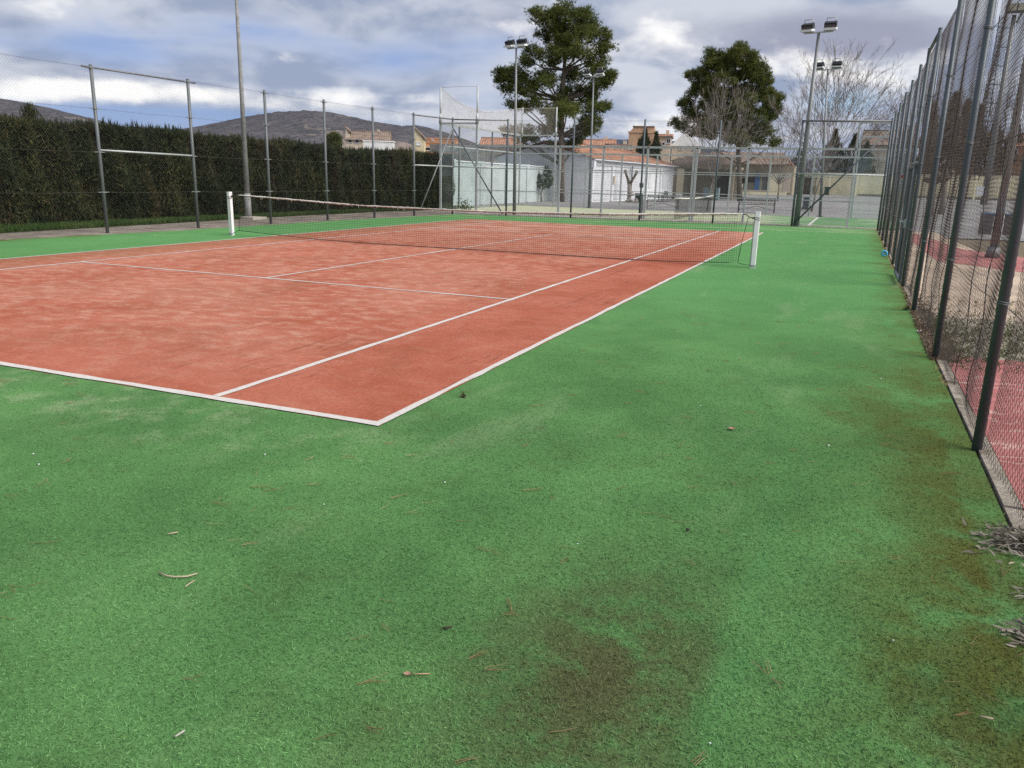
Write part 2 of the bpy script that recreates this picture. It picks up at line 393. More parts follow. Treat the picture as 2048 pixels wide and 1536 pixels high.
def redpave_fn(n, b):
    o = n.obj()
    c = n.mix(n.smooth(n.noise(o, 1.1, 7, .65), .3, .7), (.31, .090, .085), (.41, .150, .140))
    w = n.node('ShaderNodeTexWave', {'Vector': n.map(o, rot=(0, 0, 1.25)), 'Scale': 1.3, 'Distortion': 11.0, 'Detail': 4.0, 'Detail Scale': 1.6}).outputs[1]
    c = n.mix(n.math('MULTIPLY', n.math('MULTIPLY', n.smooth(w, .90, .99), n.smooth(n.noise(o, 1.9, 4), .42, .6)), .6), c, (.60, .42, .37))
    c = n.mix(n.math('MULTIPLY', n.smooth(n.noise(o, 3.5, 7, .7), .57, .72), .8), c, (.17, .13, .09))
    n._set(b.inputs['Base Color'], c); b.inputs['Roughness'].default_value = .9
    n._set(b.inputs['Normal'], n.bump(n.math('ADD', w, n.noise(o, 60, 4)), .4, .02))
M_redpave = mat('worn red paving', redpave_fn)
def padel_fn(n, b):
    o = n.obj(); x, y, z = n.xyz(o)
    c = n.mix(n.smooth(n.noise(o, .8, 6, .6), .35, .68), (.065, .20, .070), (.11, .27, .10))
    s = n.smooth(n.math('ADD', n.noise(n.map(o, (.35, 1.5, 1)), 1.1, 7, .68), n.math('MULTIPLY', n.smooth(x, 1.5, -4.5), .20)), .46, .66)
    c = n.mix(n.math('MULTIPLY', s, .85), c, (.46, .45, .31))
    n._set(b.inputs['Base Color'], c); b.inputs['Roughness'].default_value = .95
M_padel = mat('sanded padel turf', padel_fn)

def metal(name, c, rough=.5, dirt=(.16, .13, .10), amt=.3):
    def fn(n, b):
        o = n.obj()
        k = n.noise(n.map(o, (1, 1, .25)), 9, 6, .7)
        col = n.mix(n.smooth(k, .3, .7), tuple(q*.82 for q in c), tuple(min(1, q*1.15) for q in c))
        col = n.mix(n.math('MULTIPLY', n.smooth(n.noise(n.map(o, (1, 1, .4), (4, 4, 4)), 5, 7, .72), .55, .74), amt), col, dirt)
        n._set(b.inputs['Base Color'], col); b.inputs['Metallic'].default_value = .25; b.inputs['Roughness'].default_value = rough
        b.inputs['Specular IOR Level'].default_value = .4
        n._set(b.inputs['Normal'], n.bump(n.noise(o, 40, 4), .12, .004))
    return mat(name, fn)
M_galv = metal('galvanised steel', (.20, .212, .218))
M_post = metal('aged grey post', (.130, .142, .148), .5, (.20, .17, .14), .3)
M_galvdk = metal('weathered grey paint', (.082, .100, .113), .45, (.20, .17, .14), .35)
M_galvlt = metal('pale galvanised steel', (.42, .445, .445), .5, (.33, .30, .26), .3)
M_bar = metal('dull steel rail', (.16, .16, .17))
M_wire = metal('fence wire', (.135, .135, .132), .5, (.16, .12, .09), .5)
M_wiredk = metal('rusty fence wire', (.085, .072, .066), .6, (.12, .07, .045), .5)
M_weld = metal('welded mesh wire', (.17, .175, .17))
M_white = plain('white paint', (.78, .79, .79), .45, 0, .03, 3, .4, 0, (.60, .58, .54))
M_cable = plain('dark cord', (.025, .027, .027), .7)
M_netdk = plain('dark green netting', (.020, .026, .022), .8)
def tape_fn(n, b):
    o = n.obj(); x, y, z = n.xyz(o)
    c = n.mix(n.smooth(n.noise(o, 14, 6, .7), .42, .7), (.72, .70, .65), (.48, .43, .36))
    worn = n.smooth(n.math('ADD', n.noise(n.map(o, (1, 0, 0)), 1.1, 4, .7), n.math('MULTIPLY', n.math('SUBTRACT', n.smooth(x, -9.5, -7.0), n.smooth(x, -3.5, -1.0)), .16)), .52, .60)
    c = n.mix(n.math('MULTIPLY', worn, .45), c, (.27, .225, .19))
    n._set(b.inputs['Base Color'], c); b.inputs['Roughness'].default_value = .85
M_tape = mat('frayed white tape', tape_fn)
M_tapedk = plain('shaded brown band', (.10, .075, .06), .8, 0, .3, 8)
M_black = plain('black plastic', (.018, .019, .021), .45)
M_lampglass = plain('dark lamp glass', (.035, .042, .055), .12, 0, .1, 3, .6)
M_polewood = ground_mat('grey pole', (.225, .23, .23), (.34, .345, .345), 2.2, (.3, .4), c3=(.18, .185, .185), s3=2.0)
M_curtain = plain('beige net curtain', (.55, .50, .45), .8)
def glass_fn(n, b):
    o = n.obj()
    tr = n.node('ShaderNodeBsdfTransparent', {'Color': (.97, .985, .98, 1)}).outputs[0]
    gl = n.node('ShaderNodeBsdfGlossy', {'Color': (.9, 1, .97, 1), 'Roughness': .03}).outputs[0]
    df = n.node('ShaderNodeBsdfDiffuse', {'Color': (.45, .52, .50, 1)}).outputs[0]
    ge = n.n.new('ShaderNodeNewGeometry')
    cs_ = n.math('ABSOLUTE', n.vmath('DOT_PRODUCT', ge.outputs['Incoming'], ge.outputs['Normal'], 1))
    fr = n.math('ADD', .03, n.math('MULTIPLY', n.math('POWER', n.math('SUBTRACT', 1.0, cs_), 5.0), .35))
    mx = n.node('ShaderNodeMixShader', {0: n.math('MULTIPLY', fr, .9), 1: tr, 2: gl}).outputs[0]
    dirt = n.math('MULTIPLY', n.smooth(n.noise(o, .8, 6, .65), .3, .8), .05)
    return n.node('ShaderNodeMixShader', {0: dirt, 1: mx, 2: df}).outputs[0]
M_glass = mat('padel glass', glass_fn)

def leafmat(name, dark, light, tip=None, rough=.7, patch=None):
    def fn(n, b):
        rnd = n.n.new('ShaderNodeNewGeometry').outputs['Random Per Island']
        o = n.obj(); k = n.noise(o, .55, 4, .6)
        f = n.math('ADD', n.math('MULTIPLY', rnd, .6), n.math('MULTIPLY', n.smooth(k, .35, .65), .5))
        c = n.ramp(f, [(0, dark), (.75, light), (1, tip or light)])
        if patch:
            pk = n.smooth(n.noise(n.map(o, (1, 1, .6), (6, 2, 1)), 1.1, 5, .65), .50, .66)
            c = n.mix(n.math('MULTIPLY', pk, n.math('ADD', .35, n.math('MULTIPLY', rnd, .6))), c, patch)
        n._set(b.inputs['Base Color'], c); b.inputs['Roughness'].default_value = rough; b.inputs['Specular IOR Level'].default_value = .2
        tl = n.node('ShaderNodeBsdfTranslucent', {'Color': c}).outputs[0]
        return n.node('ShaderNodeMixShader', {0: .15, 1: b.outputs[0], 2: tl}).outputs[0]
    return mat(name, fn)
M_pine = leafmat('pine needles green', (.044, .062, .014), (.112, .134, .031), (.20, .205, .058))
M_hedge = leafmat('cypress hedge foliage', (.009, .017, .007), (.030, .042, .014), (.085, .074, .026), .7, (.060, .042, .022))
M_bush = leafmat('dark bush leaves', (.020, .034, .018), (.050, .075, .035), (.11, .13, .07))
M_cyp = leafmat('cypress foliage', (.016, .026, .013), (.04, .055, .024))
M_brown = leafmat('brown winter twigs', (.085, .066, .054), (.16, .128, .105), (.21, .17, .135))
M_grass = leafmat('verge grass', (.020, .045, .010), (.055, .105, .022), (.12, .13, .05))
M_deadleaf = leafmat('dead weed leaves', (.095, .085, .055), (.29, .26, .215), (.44, .38, .31))
M_weedgreen = leafmat('low weed leaves', (.04, .06, .02), (.12, .13, .05), (.28, .24, .14))
M_litter = leafmat('brown leaf litter', (.07, .05, .035), (.20, .145, .10), (.40, .33, .27))
M_needle = leafmat('fallen needles', (.22, .12, .06), (.42, .27, .15), (.56, .48, .28))
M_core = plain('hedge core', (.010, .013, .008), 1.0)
M_bark = plain('pine bark', (.14, .115, .095), .95, 0, .3, 9, .1, .8)
M_barkgrey = plain('grey bark', (.23, .20, .175), .95, 0, .22, 6, .1, .5)
M_twig = plain('bare twigs', (.215, .185, .17), .95, 0, .2, 2, .1)

# ------------------------------------------------------------------ ground
def disc(r, n=64): return [(r*math.cos(2*math.pi*i/n), r*math.sin(2*math.pi*i/n)) for i in range(n)]
sheet('ground', disc(6000), -.06, M_earth)
sheet('asphalt_yard', [(-22, 30.4), (4.4, 30.4), (4.4, 27), (60, 27), (90, 170), (-22, 170)], -.03, M_asph)
# the artificial turf (outer edge uneven on the left)
lp = []
for yy in np.arange(-8, 30.1, .5):
    xx = np.interp(yy, [-8, 7.76, 11.84, 20, 26.5], [-15.0, -14.6, -14.1, -13.9, -13.3]) + .05*math.sin(yy*3.1) + .04*math.sin(yy*7.7+1)
    lp.append((xx, yy))
turf = sheet('artificial_turf', [(3.605, -8), (3.605, 30.15)] + [(3.5-i*(3.5+11.2)/8, 30.15-.26*i) for i in range(1, 9)] + [(p[0], p[1]) for p in reversed(lp) if p[1] < 27.6], 0.0, M_turf)

c0 = G(755.9, 853.2); W, L = 10.97, 24.2
court = empty('red_court'); court['kind'] = 'structure'
cs = bpy.data.meshes.new('court_surface'); cs.from_pydata([(-11.0, 0, .004), (0, 0, .004), (0, 24.2, .004), (-11.0, 24.2, .004)], [], [(0, 1, 2, 3)]); cs.materials.append(M_court)
link('court_surface', cs, court)
def court_line(p, q, w, z=.008):
    p = np.array(p, float); q = np.array(q, float); d = q-p; Ln = np.linalg.norm(d); d /= Ln; nn = np.array([-d[1], d[0]])
    k = max(2, int(Ln/.25)); V = []; F = []
    for i in range(k+1):
        c = p+d*Ln*i/k; j1, j2 = rng.normal(0, .0055, 2)
        a = c+nn*(w/2+j1); b2 = c-nn*(w/2+j2)
        V += [(a[0], a[1], z), (b2[0], b2[1], z)]
        if i: F.append((2*i-2, 2*i-1, 2*i+1, 2*i))
    me = bpy.data.meshes.new('court_line'); me.from_pydata(V, [], F); me.materials.append(M_line)
    return link('court_line', me, court)
court_line((-11.0, .035), (0, .035), .075, .008)            # near baseline
court_line((-.03, .075), (-.03, 24.23), .06, .0084)         # right doubles line
court_line((-1.43, .075), (-1.44, 24.2), .06, .0084)        # right singles line
court_line((-10.98, .075), (-10.98, 22.9), .06, .0084)
court_line((-9.62, .075), (-9.40, 22.7), .055, .0084)
court_line((-9.6, 5.66), (-1.46, 5.64), .05, .0088)
court_line((-5.58, 5.69), (-5.43, 18.33), .05, .0092)
court_line((-9.3, 18.25), (-1.47, 18.5), .05, .0088)
court_line((-10.9, 22.9), (-.06, 24.18), .05, .0088)

sheet('gravel_strip', [(-16.4, -6), (-14.3, -6), (-13.4, 12), (-13.0, 26.4), (-11.0, 28.0), (-11.6, 30.6), (-16.6, 30.6), (-16.9, 18), (-16.45, 9)], -.012, M_gravel)
sheet('grass_verge', [(-19.5, -6), (-16.3, -6), (-16.35, 9), (-16.7, 18), (-17.0, 25), (-15.9, 30.6), (-15.9, 36), (-19.5, 36)], -.006, M_verge)
sheet('padel_turf', [(-15.78, 30.85), (4.38, 30.85), (4.38, 40.8), (-15.78, 40.8)], .004, M_padel)
sheet('padel_line', [(1.02, 30.9), (1.14, 30.9), (1.1, 40.7), (.98, 40.7)], .008, M_line)
kb = MB()
for i in range(9):
    xa, xb = -13.0+i*1.86, -13.0+(i+1)*1.86-.012
    ya, yb = np.interp(xa, [-13, -8, 3.7], [28.2, 29.0, 30.35]), np.interp(xb, [-13, -8, 3.7], [28.2, 29.0, 30.35])
    kb.prism([(xa, ya, -.05), (xb, yb, -.05), (xb, yb+.42, -.05), (xa, ya+.42, -.05)], (0, 0, .075))
tag(kb.build('court_kerb', M_paleconc), kind='structure')
sheet('concrete_border', [(-13.2, 28.55), (3.7, 30.75), (3.7, 31.0), (-16.2, 31.0), (-16.2, 29.8)], -.002, M_conc)
# right hand side beyond the fence
sheet('red_paving', [(3.72, -8), (14, -8), (14, 5.6), (9, 5.0), (6, 4.75), (3.72, 4.55)], -.004, M_redpave)
sheet('stony_strip', [(3.66, 4.3), (9, 4.6), (14, 5.2), (14, 8.2), (8, 7.9), (3.66, 7.3)], -.008, M_weedsoil)
sheet('sandy_ground', [(3.66, 7.0), (8, 7.4), (14, 7.8), (14, 12), (7.2, 15.5), (5.9, 20.5), (5.6, 30), (3.66, 30)], -.010, M_sandy)
sheet('red_path', [(4.6, 16.5), (7.0, 13.5), (14, 9), (14, 12.5), (8.2, 16.5), (5.6, 21), (4.9, 28), (4.4, 28)], -.007, M_redpave)
k2 = MB(); random.seed(3)
yy = -7.5
while yy < 30:
    ln = random.uniform(.9, 1.05)
    k2.box((3.665, yy+ln/2, -.042+random.uniform(-.005, .005)), (.085, ln-.014, .10)); yy += ln
tag(k2.build('fence_kerb', ground_mat('weathered kerb', (.24, .21, .17), (.40, .355, .30), 3.0, (.5, .6), c3=(.15, .13, .09), s3=2.6)), kind='structure')

# ------------------------------------------------------------------ chain link
def chain_mesh(name, w, h, d, r, mt, wav=0.0, seed=0):
    """woven diamond mesh in the local XZ plane; every wire is a three sided tube"""
    hh = d/2; nw = int(round(w/hh)); nk = int(round(h/hh)); hh_x = w/nw; hh_z = h/nk
    i = np.arange(nw)[:, None]; k = np.arange(nk+1)[None, :]
    par = (i+k) % 2
    X = (i+par)*hh_x; Z = np.broadcast_to(k*hh_z, X.shape).astype(float)
    Yo = (par*2-1)*r*.9*np.where(i % 2, 1, -1)
    rg = np.random.default_rng(seed)
    if wav:
        ph = rg.uniform(0, 6.28, 8)
        Yo = Yo+wav*(np.sin(X*2.1+ph[0])*np.sin(Z*1.1+ph[1])+.6*np.sin(X*4.7+Z*1.9+ph[2])+.5*np.sin(Z*3.3+ph[3]))*np.minimum(1, (h-Z)*2)
        X = X+wav*.5*(np.sin(Z*5.1+ph[4]+X*1.3)+.6*np.sin(Z*11+ph[5]+X*2.7))
        Z = Z+wav*.35*(np.sin(X*4.3+ph[6])+.5*np.sin(X*9.1+Z*3+ph[7]))
    ang = np.array([0, 2.094, 4.189])
    ox, oy = np.cos(ang)*r, np.sin(ang)*r
    V = np.stack([X[..., None]+ox, Yo[..., None]+oy, np.broadcast_to(Z[..., None], X.shape+(3,))], -1).reshape(-1, 3)
    base = (np.arange(nw)[:, None, None]*(nk+1)+np.arange(nk)[None, :, None])*3
    a = base+np.arange(3); b2 = base+(np.arange(3)+1) % 3
    F = np.stack([a, b2, b2+3, a+3], -1).reshape(-1, 4)
    return np_mesh(name, V, F, mt, True)

def place_panel(me, w0, p0, p1, parent, name='chain_link_mesh'):
    p0 = np.array(p0, float); p1 = np.array(p1, float); d = p1-p0
    o = link(name, me, parent, (p0[0], p0[1], p0[2]))
    o.rotation_euler = (0, 0, math.atan2(d[1], d[0])); o.scale = (np.linalg.norm(d[:2])/w0, 1, 1)
    o['kind'] = 'stuff'
    return o

def post(name, x, y, r, h, mt, parent, lean=(0, 0), cap=True):
    b = MB().tube([(0, 0, -.1), (lean[0], lean[1], h)], r, 12)
    if cap: b.tube([(lean[0], lean[1], h), (lean[0], lean[1], h+.012)], [r*1.08, r*.7], 12)
    return b.build(name, mt, parent, (x, y, 0))

# ------------------------------------------------------------------ left fence
LF = [(-14.9, 4.8), (-14.83, 7.75), (-14.76, 10.74), (-14.57, 13.67), (-14.38, 16.6), (-14.32, 19.56), (-14.13, 22.3), (-13.9, 24.95), (-13.45, 27.5)]
lf = thing('chain_link_fence', 'tall chain-link fence on grey posts in front of the dark hedge', 'fence')
panL = chain_mesh('panel_wide', 2.93, 3.95, .072, .0013, M_wire, .026, 1)
for i, (x, y) in enumerate(LF):
    post('post', x, y, .042, 4.0, M_post, lf, (0, 0))
    for z in (1.0, 1.97, 3.0, 3.93):
        c = MB().box((0, 0, 0), (.03, .30, .018)); c.box((0, 0, 0), (.10, .10, .03))
        o = c.build('clamp', M_galv, lf, (x, y, z)); o.rotation_euler = (0, 0, -.06)
for (a, b2) in zip(LF[:-1], LF[1:]):
    place_panel(panL, 2.93, (a[0], a[1], .03), (b2[0], b2[1], .03), lf)
for z in (.05, 1.0, 1.97, 3.0, 3.95):
    t = MB()
    for (a, b2) in zip(LF[:-1], LF[1:]):
        mx, my = (a[0]+b2[0])/2, (a[1]+b2[1])/2
        t.tube([(a[0], a[1], z), (mx, my, z-.015), (b2[0], b2[1], z)], .0028, 5, False)
    t.build('tension_wire', M_wiredk, lf)
a, b2 = LF[2], LF[3]
MB().tube([(a[0]-.01, a[1]-.25, 3.95), (b2[0], b2[1]+.28, 3.93)], .022, 8).build('top_rail', M_bar, lf)
MB().tube([(a[0], a[1], 2.02), (b2[0], b2[1], 1.98)], .024, 8).build('middle_rail', M_galvlt, lf)
a, b2 = LF[7], LF[8]
MB().tube([(a[0], a[1], 3.93), (b2[0], b2[1], 3.93)], .026, 8).build('top_rail', M_bar, lf)
MB().tube([(a[0], a[1], 2.0), (b2[0], b2[1], 2.0)], .026, 8).build('middle_rail', M_galvlt, lf)
MB().tube([(b2[0], b2[1], 3.6), (a[0]+.12, a[1]+.35, .3)], .026, 8).build('diagonal_brace', M_galv, lf)

# ------------------------------------------------------------------ back fence
BF = []
for u, v in [(1012, 431), (1141, 437), (1278, 440.7), (1425, 445), (1583, 452), (1755, 459)]:
    Yb = np.interp(u, [1012, 1755], [28.45, 29.9]); q = P(u, v, Yb); BF.append((q[0], Yb))
BF = [LF[-1]]+BF
bf = thing('chain_link_fence', 'chain-link fence with grey posts across the far end of the tennis court', 'fence')
panB = chain_mesh('panel_far', 2.9, 3.95, .072, .0012, M_wire, .026, 2)
for i, (x, y) in enumerate(BF):
    if i: post('post', x, y, .038, 4.0, M_galvdk, bf)
for (a, b2) in zip(BF[:-1], BF[1:]): place_panel(panB, 2.9, (a[0], a[1], .03), (b2[0], b2[1], .03), bf)
for z in (.06, 1.0, 3.95):
    t = MB()
    for (a, b2) in zip(BF[:-1], BF[1:]): t.tube([(a[0], a[1], z), ((a[0]+b2[0])/2, (a[1]+b2[1])/2, z-.02), (b2[0], b2[1], z)], .003, 5, False)
    t.build('tension_wire', M_wiredk, bf)
a, b2 = BF[0], BF[1]
MB().tube([(a[0], a[1], 3.93), (b2[0], b2[1], 3.95)], .026, 8).build('top_rail', M_bar, bf)
MB().tube([(a[0], a[1], 2.0), (b2[0], b2[1], 2.0)], .026, 8).build('middle_rail', M_galvlt, bf)
MB().tube([(a[0], a[1], 3.6), (b2[0]-.15, b2[1]-.05, .05)], .028, 8).build('diagonal_brace', M_galvdk, bf)
a, b2 = BF[5], BF[6]
MB().tube([(a[0], a[1]-.05, 3.97), (b2[0], b2[1]-.05, 3.97)], .034, 8).build('top_rail', M_bar, bf)
MB().tube([(a[0], a[1]-.05, 2.02), (b2[0]+.1, b2[1]-.05, 2.02)], .03, 8).build('middle_rail', M_galvlt, bf)
MB().tube([(a[0]+.05, a[1]-.06, .08), (b2[0], b2[1]-.06, 3.7)], .03, 8).build('diagonal_brace', M_galvdk, bf)

# ------------------------------------------------------------------ right fence
RFX = 3.615
RF = [-1.75, 1.3, 4.34, 7.6, 10.53, 12.56, 14.7, 17.35, 20.0, 23.0, 26.0, 28.9]
rf = thing('chain_link_fence', 'tall chain-link fence on dark grey posts running along the right of the court', 'fence')
for y in RF:
    post('post', RFX, y, .031 if y < 20 else .034, 4.0, M_galvdk, rf, (.0, .0))
    for z in (.95, 1.98, 3.0):
        t = MB()
        for dz in (0, .012):
            t.tube([(.036*math.cos(q), .036*math.sin(q), dz+.004*math.sin(2*q)) for q in np.linspace(0, 6.28, 13)], .0025, 5, False)
        t.tube([(.036, 0, .006), (.06, .02, .012), (.075, -.01, .02)], .0025, 5)
        t.build('wire_tie', M_galv, rf, (RFX, y, z+random.uniform(-.03, .03)))
for i, (ya, yb) in enumerate(zip(RF[:-1], RF[1:])):
    d = .062 if yb < 8 else (.066 if yb < 13 else .072)
    w = yb-ya
    me = chain_mesh('panel_right', w, 3.96, d, .0015 if yb < 8 else (.0013 if yb < 13 else .0011), M_wiredk, .018 if yb < 8 else .014, 20+i)
    place_panel(me, w, (RFX+.045, ya, .0), (RFX+.045, yb, .0), rf)
for z in (.9, 1.98, 3.0, 3.93):
    t = MB()
    for ya, yb in zip(RF[:-1], RF[1:]): t.tube([(RFX+.05, ya, z), (RFX+.05, (ya+yb)/2, z-.03), (RFX+.05, yb, z)], .003, 5, False)
    t.build('tension_wire', M_wiredk, rf)
# laced seams where two rolls of mesh meet
for ys in (2.35, 3.1, 5.3, 6.1, 6.9, 8.6, 9.4):
    pts = [(RFX+.05+.012*math.sin(z*9+ys), ys+.05*math.sin(z*2.3+ys)+.02*math.sin(z*13), z) for z in np.arange(.02, random.uniform(1.7, 3.2), .06)]
    MB().tube(pts, .0042, 4, False).build('lacing_wire', M_wiredk, rf)
MB().tube([(RFX, 10.53, 3.96), (RFX, 12.56, 3.96)], .028, 8).build('top_rail', M_galvdk, rf)
MB().tube([(RFX, 10.53, 2.0), (RFX, 12.56, 2.03)], .024, 8).build('middle_rail', M_galv, rf)
MB().tube([(RFX, 28.9, 3.97), (3.64, 29.9, 3.97)], .03, 8).build('top_rail', M_galvdk, rf)
gate = empty('gate_leaf'); gate.parent = rf; gate.location = (RFX-.05, 11.52, 0)
gb = MB()
for dy in (-.85, .85): gb.bar((0, dy, .06), (0, dy, 1.96), .045)
for z in (.07, 1.0, 1.95): gb.bar((0, -.85, z), (0, .85, z), .04)
gb.build('gate_frame', M_galvdk, gate)
MB().box((-.03, -.80, 1.02), (.05, .10, .14)).tube([(-.06, -.8, 1.05), (-.12, -.8, 1.05), (-.12, -.70, 1.05)], .01, 6).build('latch', M_galvlt, gate)

# ------------------------------------------------------------------ tennis net
def net_post(x, label, side):
    t = thing('net_post', label, 'net post', (x, 12.06, 0), .12*side, 'posts of the tennis net')
    b = MB(); hw = .052; q = .014
    poly = [(hw-q, -hw, 0), (hw, -hw+q, 0), (hw, hw-q, 0), (hw-q, hw, 0), (-hw+q, hw, 0), (-hw, hw-q, 0), (-hw, -hw+q, 0), (-hw+q, -hw, 0)]
    b.prism(poly, (0, 0, 1.07)); b.build('post_tube', M_white, t)
    MB().prism([(p[0]*1.03, p[1]*1.03, 1.07) for p in poly], (0, 0, .014)).build('cap', M_white, t)
    def loop(z, sl, r=.004):
        return [(1.09*hw*(math.cos(a)/max(abs(math.cos(a)), abs(math.sin(a)))), 1.09*hw*(math.sin(a)/max(abs(math.cos(a)), abs(math.sin(a)))), z+sl*math.cos(a*.5)) for a in np.linspace(0, 6.283, 17)]
    for z, sl in ((.98, .012), (.955, .03), (.06, .006), (.045, .02)):
        MB().tube(loop(z, sl), .004, 5, False).build('cord_wrap', M_cable, t)
    MB().tube([(-side*hw*1.1, -hw*1.05, .06), (-side*hw*1.12, -hw*1.06, .5), (-side*hw*1.08, -hw*1.06, .95)], .004, 5).build('hanging_cord', M_cable, t)
    MB().box((-side*(hw+.02), 0, .96), (.05, .03, .03)).build('cord_knot', M_cable, t)
    return t
net_post(1.01, 'white net post standing on the green to the right of the red court', 1)
net_post(-11.92, 'white net post at the far side of the court in front of the hedge', -1)

tn = thing('tennis_net', 'dark sagging tennis net with a frayed white headband across the red court', 'tennis net', (0, 12.06, 0))
TX = [-11.60, -10.81, -9.75, -8.74, -7.9, -5.79, -4.43, -3.04, -1.73, -.39, .75]
TZ = [1.01, .985, .945, .905, .88, .868, .872, .895, .925, .985, 1.03]
BX = [-11.70, -10.41, -9.2, -7.5, -5.3, -3.9, -1.7, -.7, .72]
BZ = [.13, .075, .03, .012, .018, .02, .016, .03, .085]
top = lambda x: float(np.interp(x, TX, TZ)); bot = lambda x: float(np.interp(x, BX, BZ))
V = []; F = []
def ribbon(pts, w=.0034):
    """thin three sided thread"""
    b = NETB; b.tube(pts, w/2*1.3, 3, False)
NETB = MB(); xs = np.arange(-11.66, .72, .046)
wob = lambda x, s: .02*math.sin(x*1.3+s*2)*s
for x in xs:
    zt, zb = top(x), bot(x)
    NETB.tube([(x+.01*math.sin(x*2.1), .012*math.sin(x*.9)*k, zb+(zt-zb)*k) for k in (0, .5, 1)], .0023, 3, False)
for j in range(21):
    k = j/20
    NETB.tube([(x, .012*math.sin(x*.9)*k, bot(x)+(top(x)-bot(x))*k) for x in np.arange(-11.66, .73, .3)], .0023, 3, False)
o = NETB.build('net_mesh', M_netdk, tn); o['kind'] = 'stuff'
# headband: one torn, uneven tape, worn brown in places
random.seed(11)
hx = np.arange(-11.62, .76, .05)
tb = MB().tube([(x, .004*math.sin(x*9), top(x)+random.uniform(-.004, .004)) for x in hx], [.0175+.005*math.sin(x*5.3)*math.sin(x*1.7)+random.uniform(-.004, .005) for x in hx], 7)
tb.build('headband', M_tape, tn)
fr = MB()
for x in hx:
    if random.random() < .30: fr.tube([(x, -.01, top(x)), (x+random.uniform(-.06, .06), -.02, top(x)+random.uniform(-.075, .04))], [.009, .002], 4, False)
o = fr.build('frayed_threads', M_tape, tn); o['kind'] = 'stuff'
MB().tube([(x, 0, top(x)-.022) for x in np.arange(-11.6, .74, .25)], .006, 5).build('headband_underside', M_tapedk, tn)  # brown underside; the headband's shadow is put into its colour
MB().tube([(x, 0, bot(x)) for x in np.arange(-11.7, .74, .25)], .008, 5).build('bottom_cord', M_cable, tn)
MB().tube([(.72, 0, bot(.72)), (.76, 0, .5), (.84, 0, .965)], .006, 5).build('side_cord', M_cable, tn)
MB().tube([(-11.68, 0, .13), (-11.66, 0, .55), (-11.62, 0, 1.0)], .006, 5).build('side_cord', M_cable, tn)
MB().tube([(.74, 0, 1.03), (.80, 0, 1.015), (.86, 0, .972), (.94, 0, .955)], .009, 6).build('head_cable', M_cable, tn)
MB().tube([(-11.6, 0, 1.015), (-11.86, 0, 1.035)], .006, 6).build('head_cable', M_cable, tn)
MB().tube([(.72, 0, .085), (.85, 0, .055), (.96, 0, .05)], .005, 5).build('foot_cord', M_cable, tn)
MB().tube([(-11.7, 0, .13), (-11.86, 0, .06)], .005, 5).build('foot_cord', M_cable, tn)

# ------------------------------------------------------------------ padel court cage
pc = thing('padel_cage', 'grey steel padel court cage of mesh and glass behind the far fence', 'padel court')
XL, XR, YN, YF = -15.8, 4.42, 30.85, 40.85
def pbar(name, p0, p1, w, m=M_galvlt): return MB().bar(p0, p1, w).build(name, m, pc)
near_x = [XL, -13.88] + [P(u, v, YN)[0] for u, v in ((1117, 400), (1203, 400), (1290, 400), (1387, 400), (1489, 400))] + [.42, 2.52, XR]
far_x = [XL, -13.6, -11.7, -9.6, -7.6, -5.6, -3.6, -1.6, .55, 2.6, XR]
for Y, xs_ in ((YN, near_x), (YF, far_x)):
    for i, x in enumerate(xs_):
        end = i < 2 or i >= len(xs_)-2
        pbar('steel_post', (x, Y, 0), (x, Y, 4.0 if end else 3.0), .085 if Y == YN else .08)
    pbar('top_rail', (xs_[1], Y, 3.0), (xs_[-2], Y, 3.0), .085)
    for s in (0, -2):
        x0, x1 = xs_[s], xs_[s+1]
        pbar('top_rail', (x0, Y, 4.0), (x1, Y, 4.0), .08); pbar('glass_rail', (x0, Y, 3.0), (x1, Y, 3.0), .06)
    for z in (1.0, 2.0): pbar('middle_rail', (xs_[1], Y, z), (xs_[-2], Y, z), .04)
# doubled net posts half way along
pbar('steel_post', (near_x[5]-.12, YN, 0), (near_x[5]-.12, YN, 3.0), .08)
pbar('steel_post', (near_x[4]-.16, YN-.02, 0), (near_x[4]-.16, YN-.02, 1.0), .14, M_galv)
for X in (XL, XR):
    pbar('top_rail', (X, YN, 4.0), (X, YF, 4.0), .08); pbar('glass_rail', (X, YN, 3.0), (X, YF, 3.0), .06)
    for k in range(1, 5): pbar('steel_post', (X, YN+2*k, 0), (X, YN+2*k, 4.0), .07, M_galv)
    for k in range(5):
        y0, y1 = YN+2*k+.05, YN+2*k+1.95
        MB().box((X, (y0+y1)/2, 1.5), (.012, y1-y0, 2.94)).build('glass_pane', M_glass, pc)
for Y, xs_ in ((YN, near_x), (YF, far_x)):
    for s in (0, -2):
        x0, x1 = xs_[s]+.05, xs_[s+1]-.05
        MB().box(((x0+x1)/2, Y, 1.5), (x1-x0, .012, 2.94)).build('glass_pane', M_glass, pc)
def weld_panel(p0, p1, z0, z1, d=.05, r=.0016):
    p0 = np.array([*p0, 0.]); p1 = np.array([*p1, 0.]); Ln = np.linalg.norm(p1-p0); b = MB(); t = (p1-p0)/Ln
    for k in range(int(Ln/d)+1): q = p0+t*k*d; b.tube([(q[0], q[1], z0), (q[0], q[1], z1)], r, 3, False)
    for k in range(int((z1-z0)/d)+1): b.tube([(p0[0], p0[1], z0+k*d), (p1[0], p1[1], z0+k*d)], r, 3, False)
    o = b.build('mesh_panel', M_weld, pc); o['kind'] = 'stuff'
for Y, xs_ in ((YN, near_x), (YF, far_x)):
    for i in range(1, len(xs_)-2): weld_panel((xs_[i], Y), (xs_[i+1], Y), .05, 3.0)
    weld_panel((xs_[0], Y), (xs_[1], Y), 3.02, 4.0); weld_panel((xs_[-2], Y), (xs_[-1], Y), 3.02, 4.0)
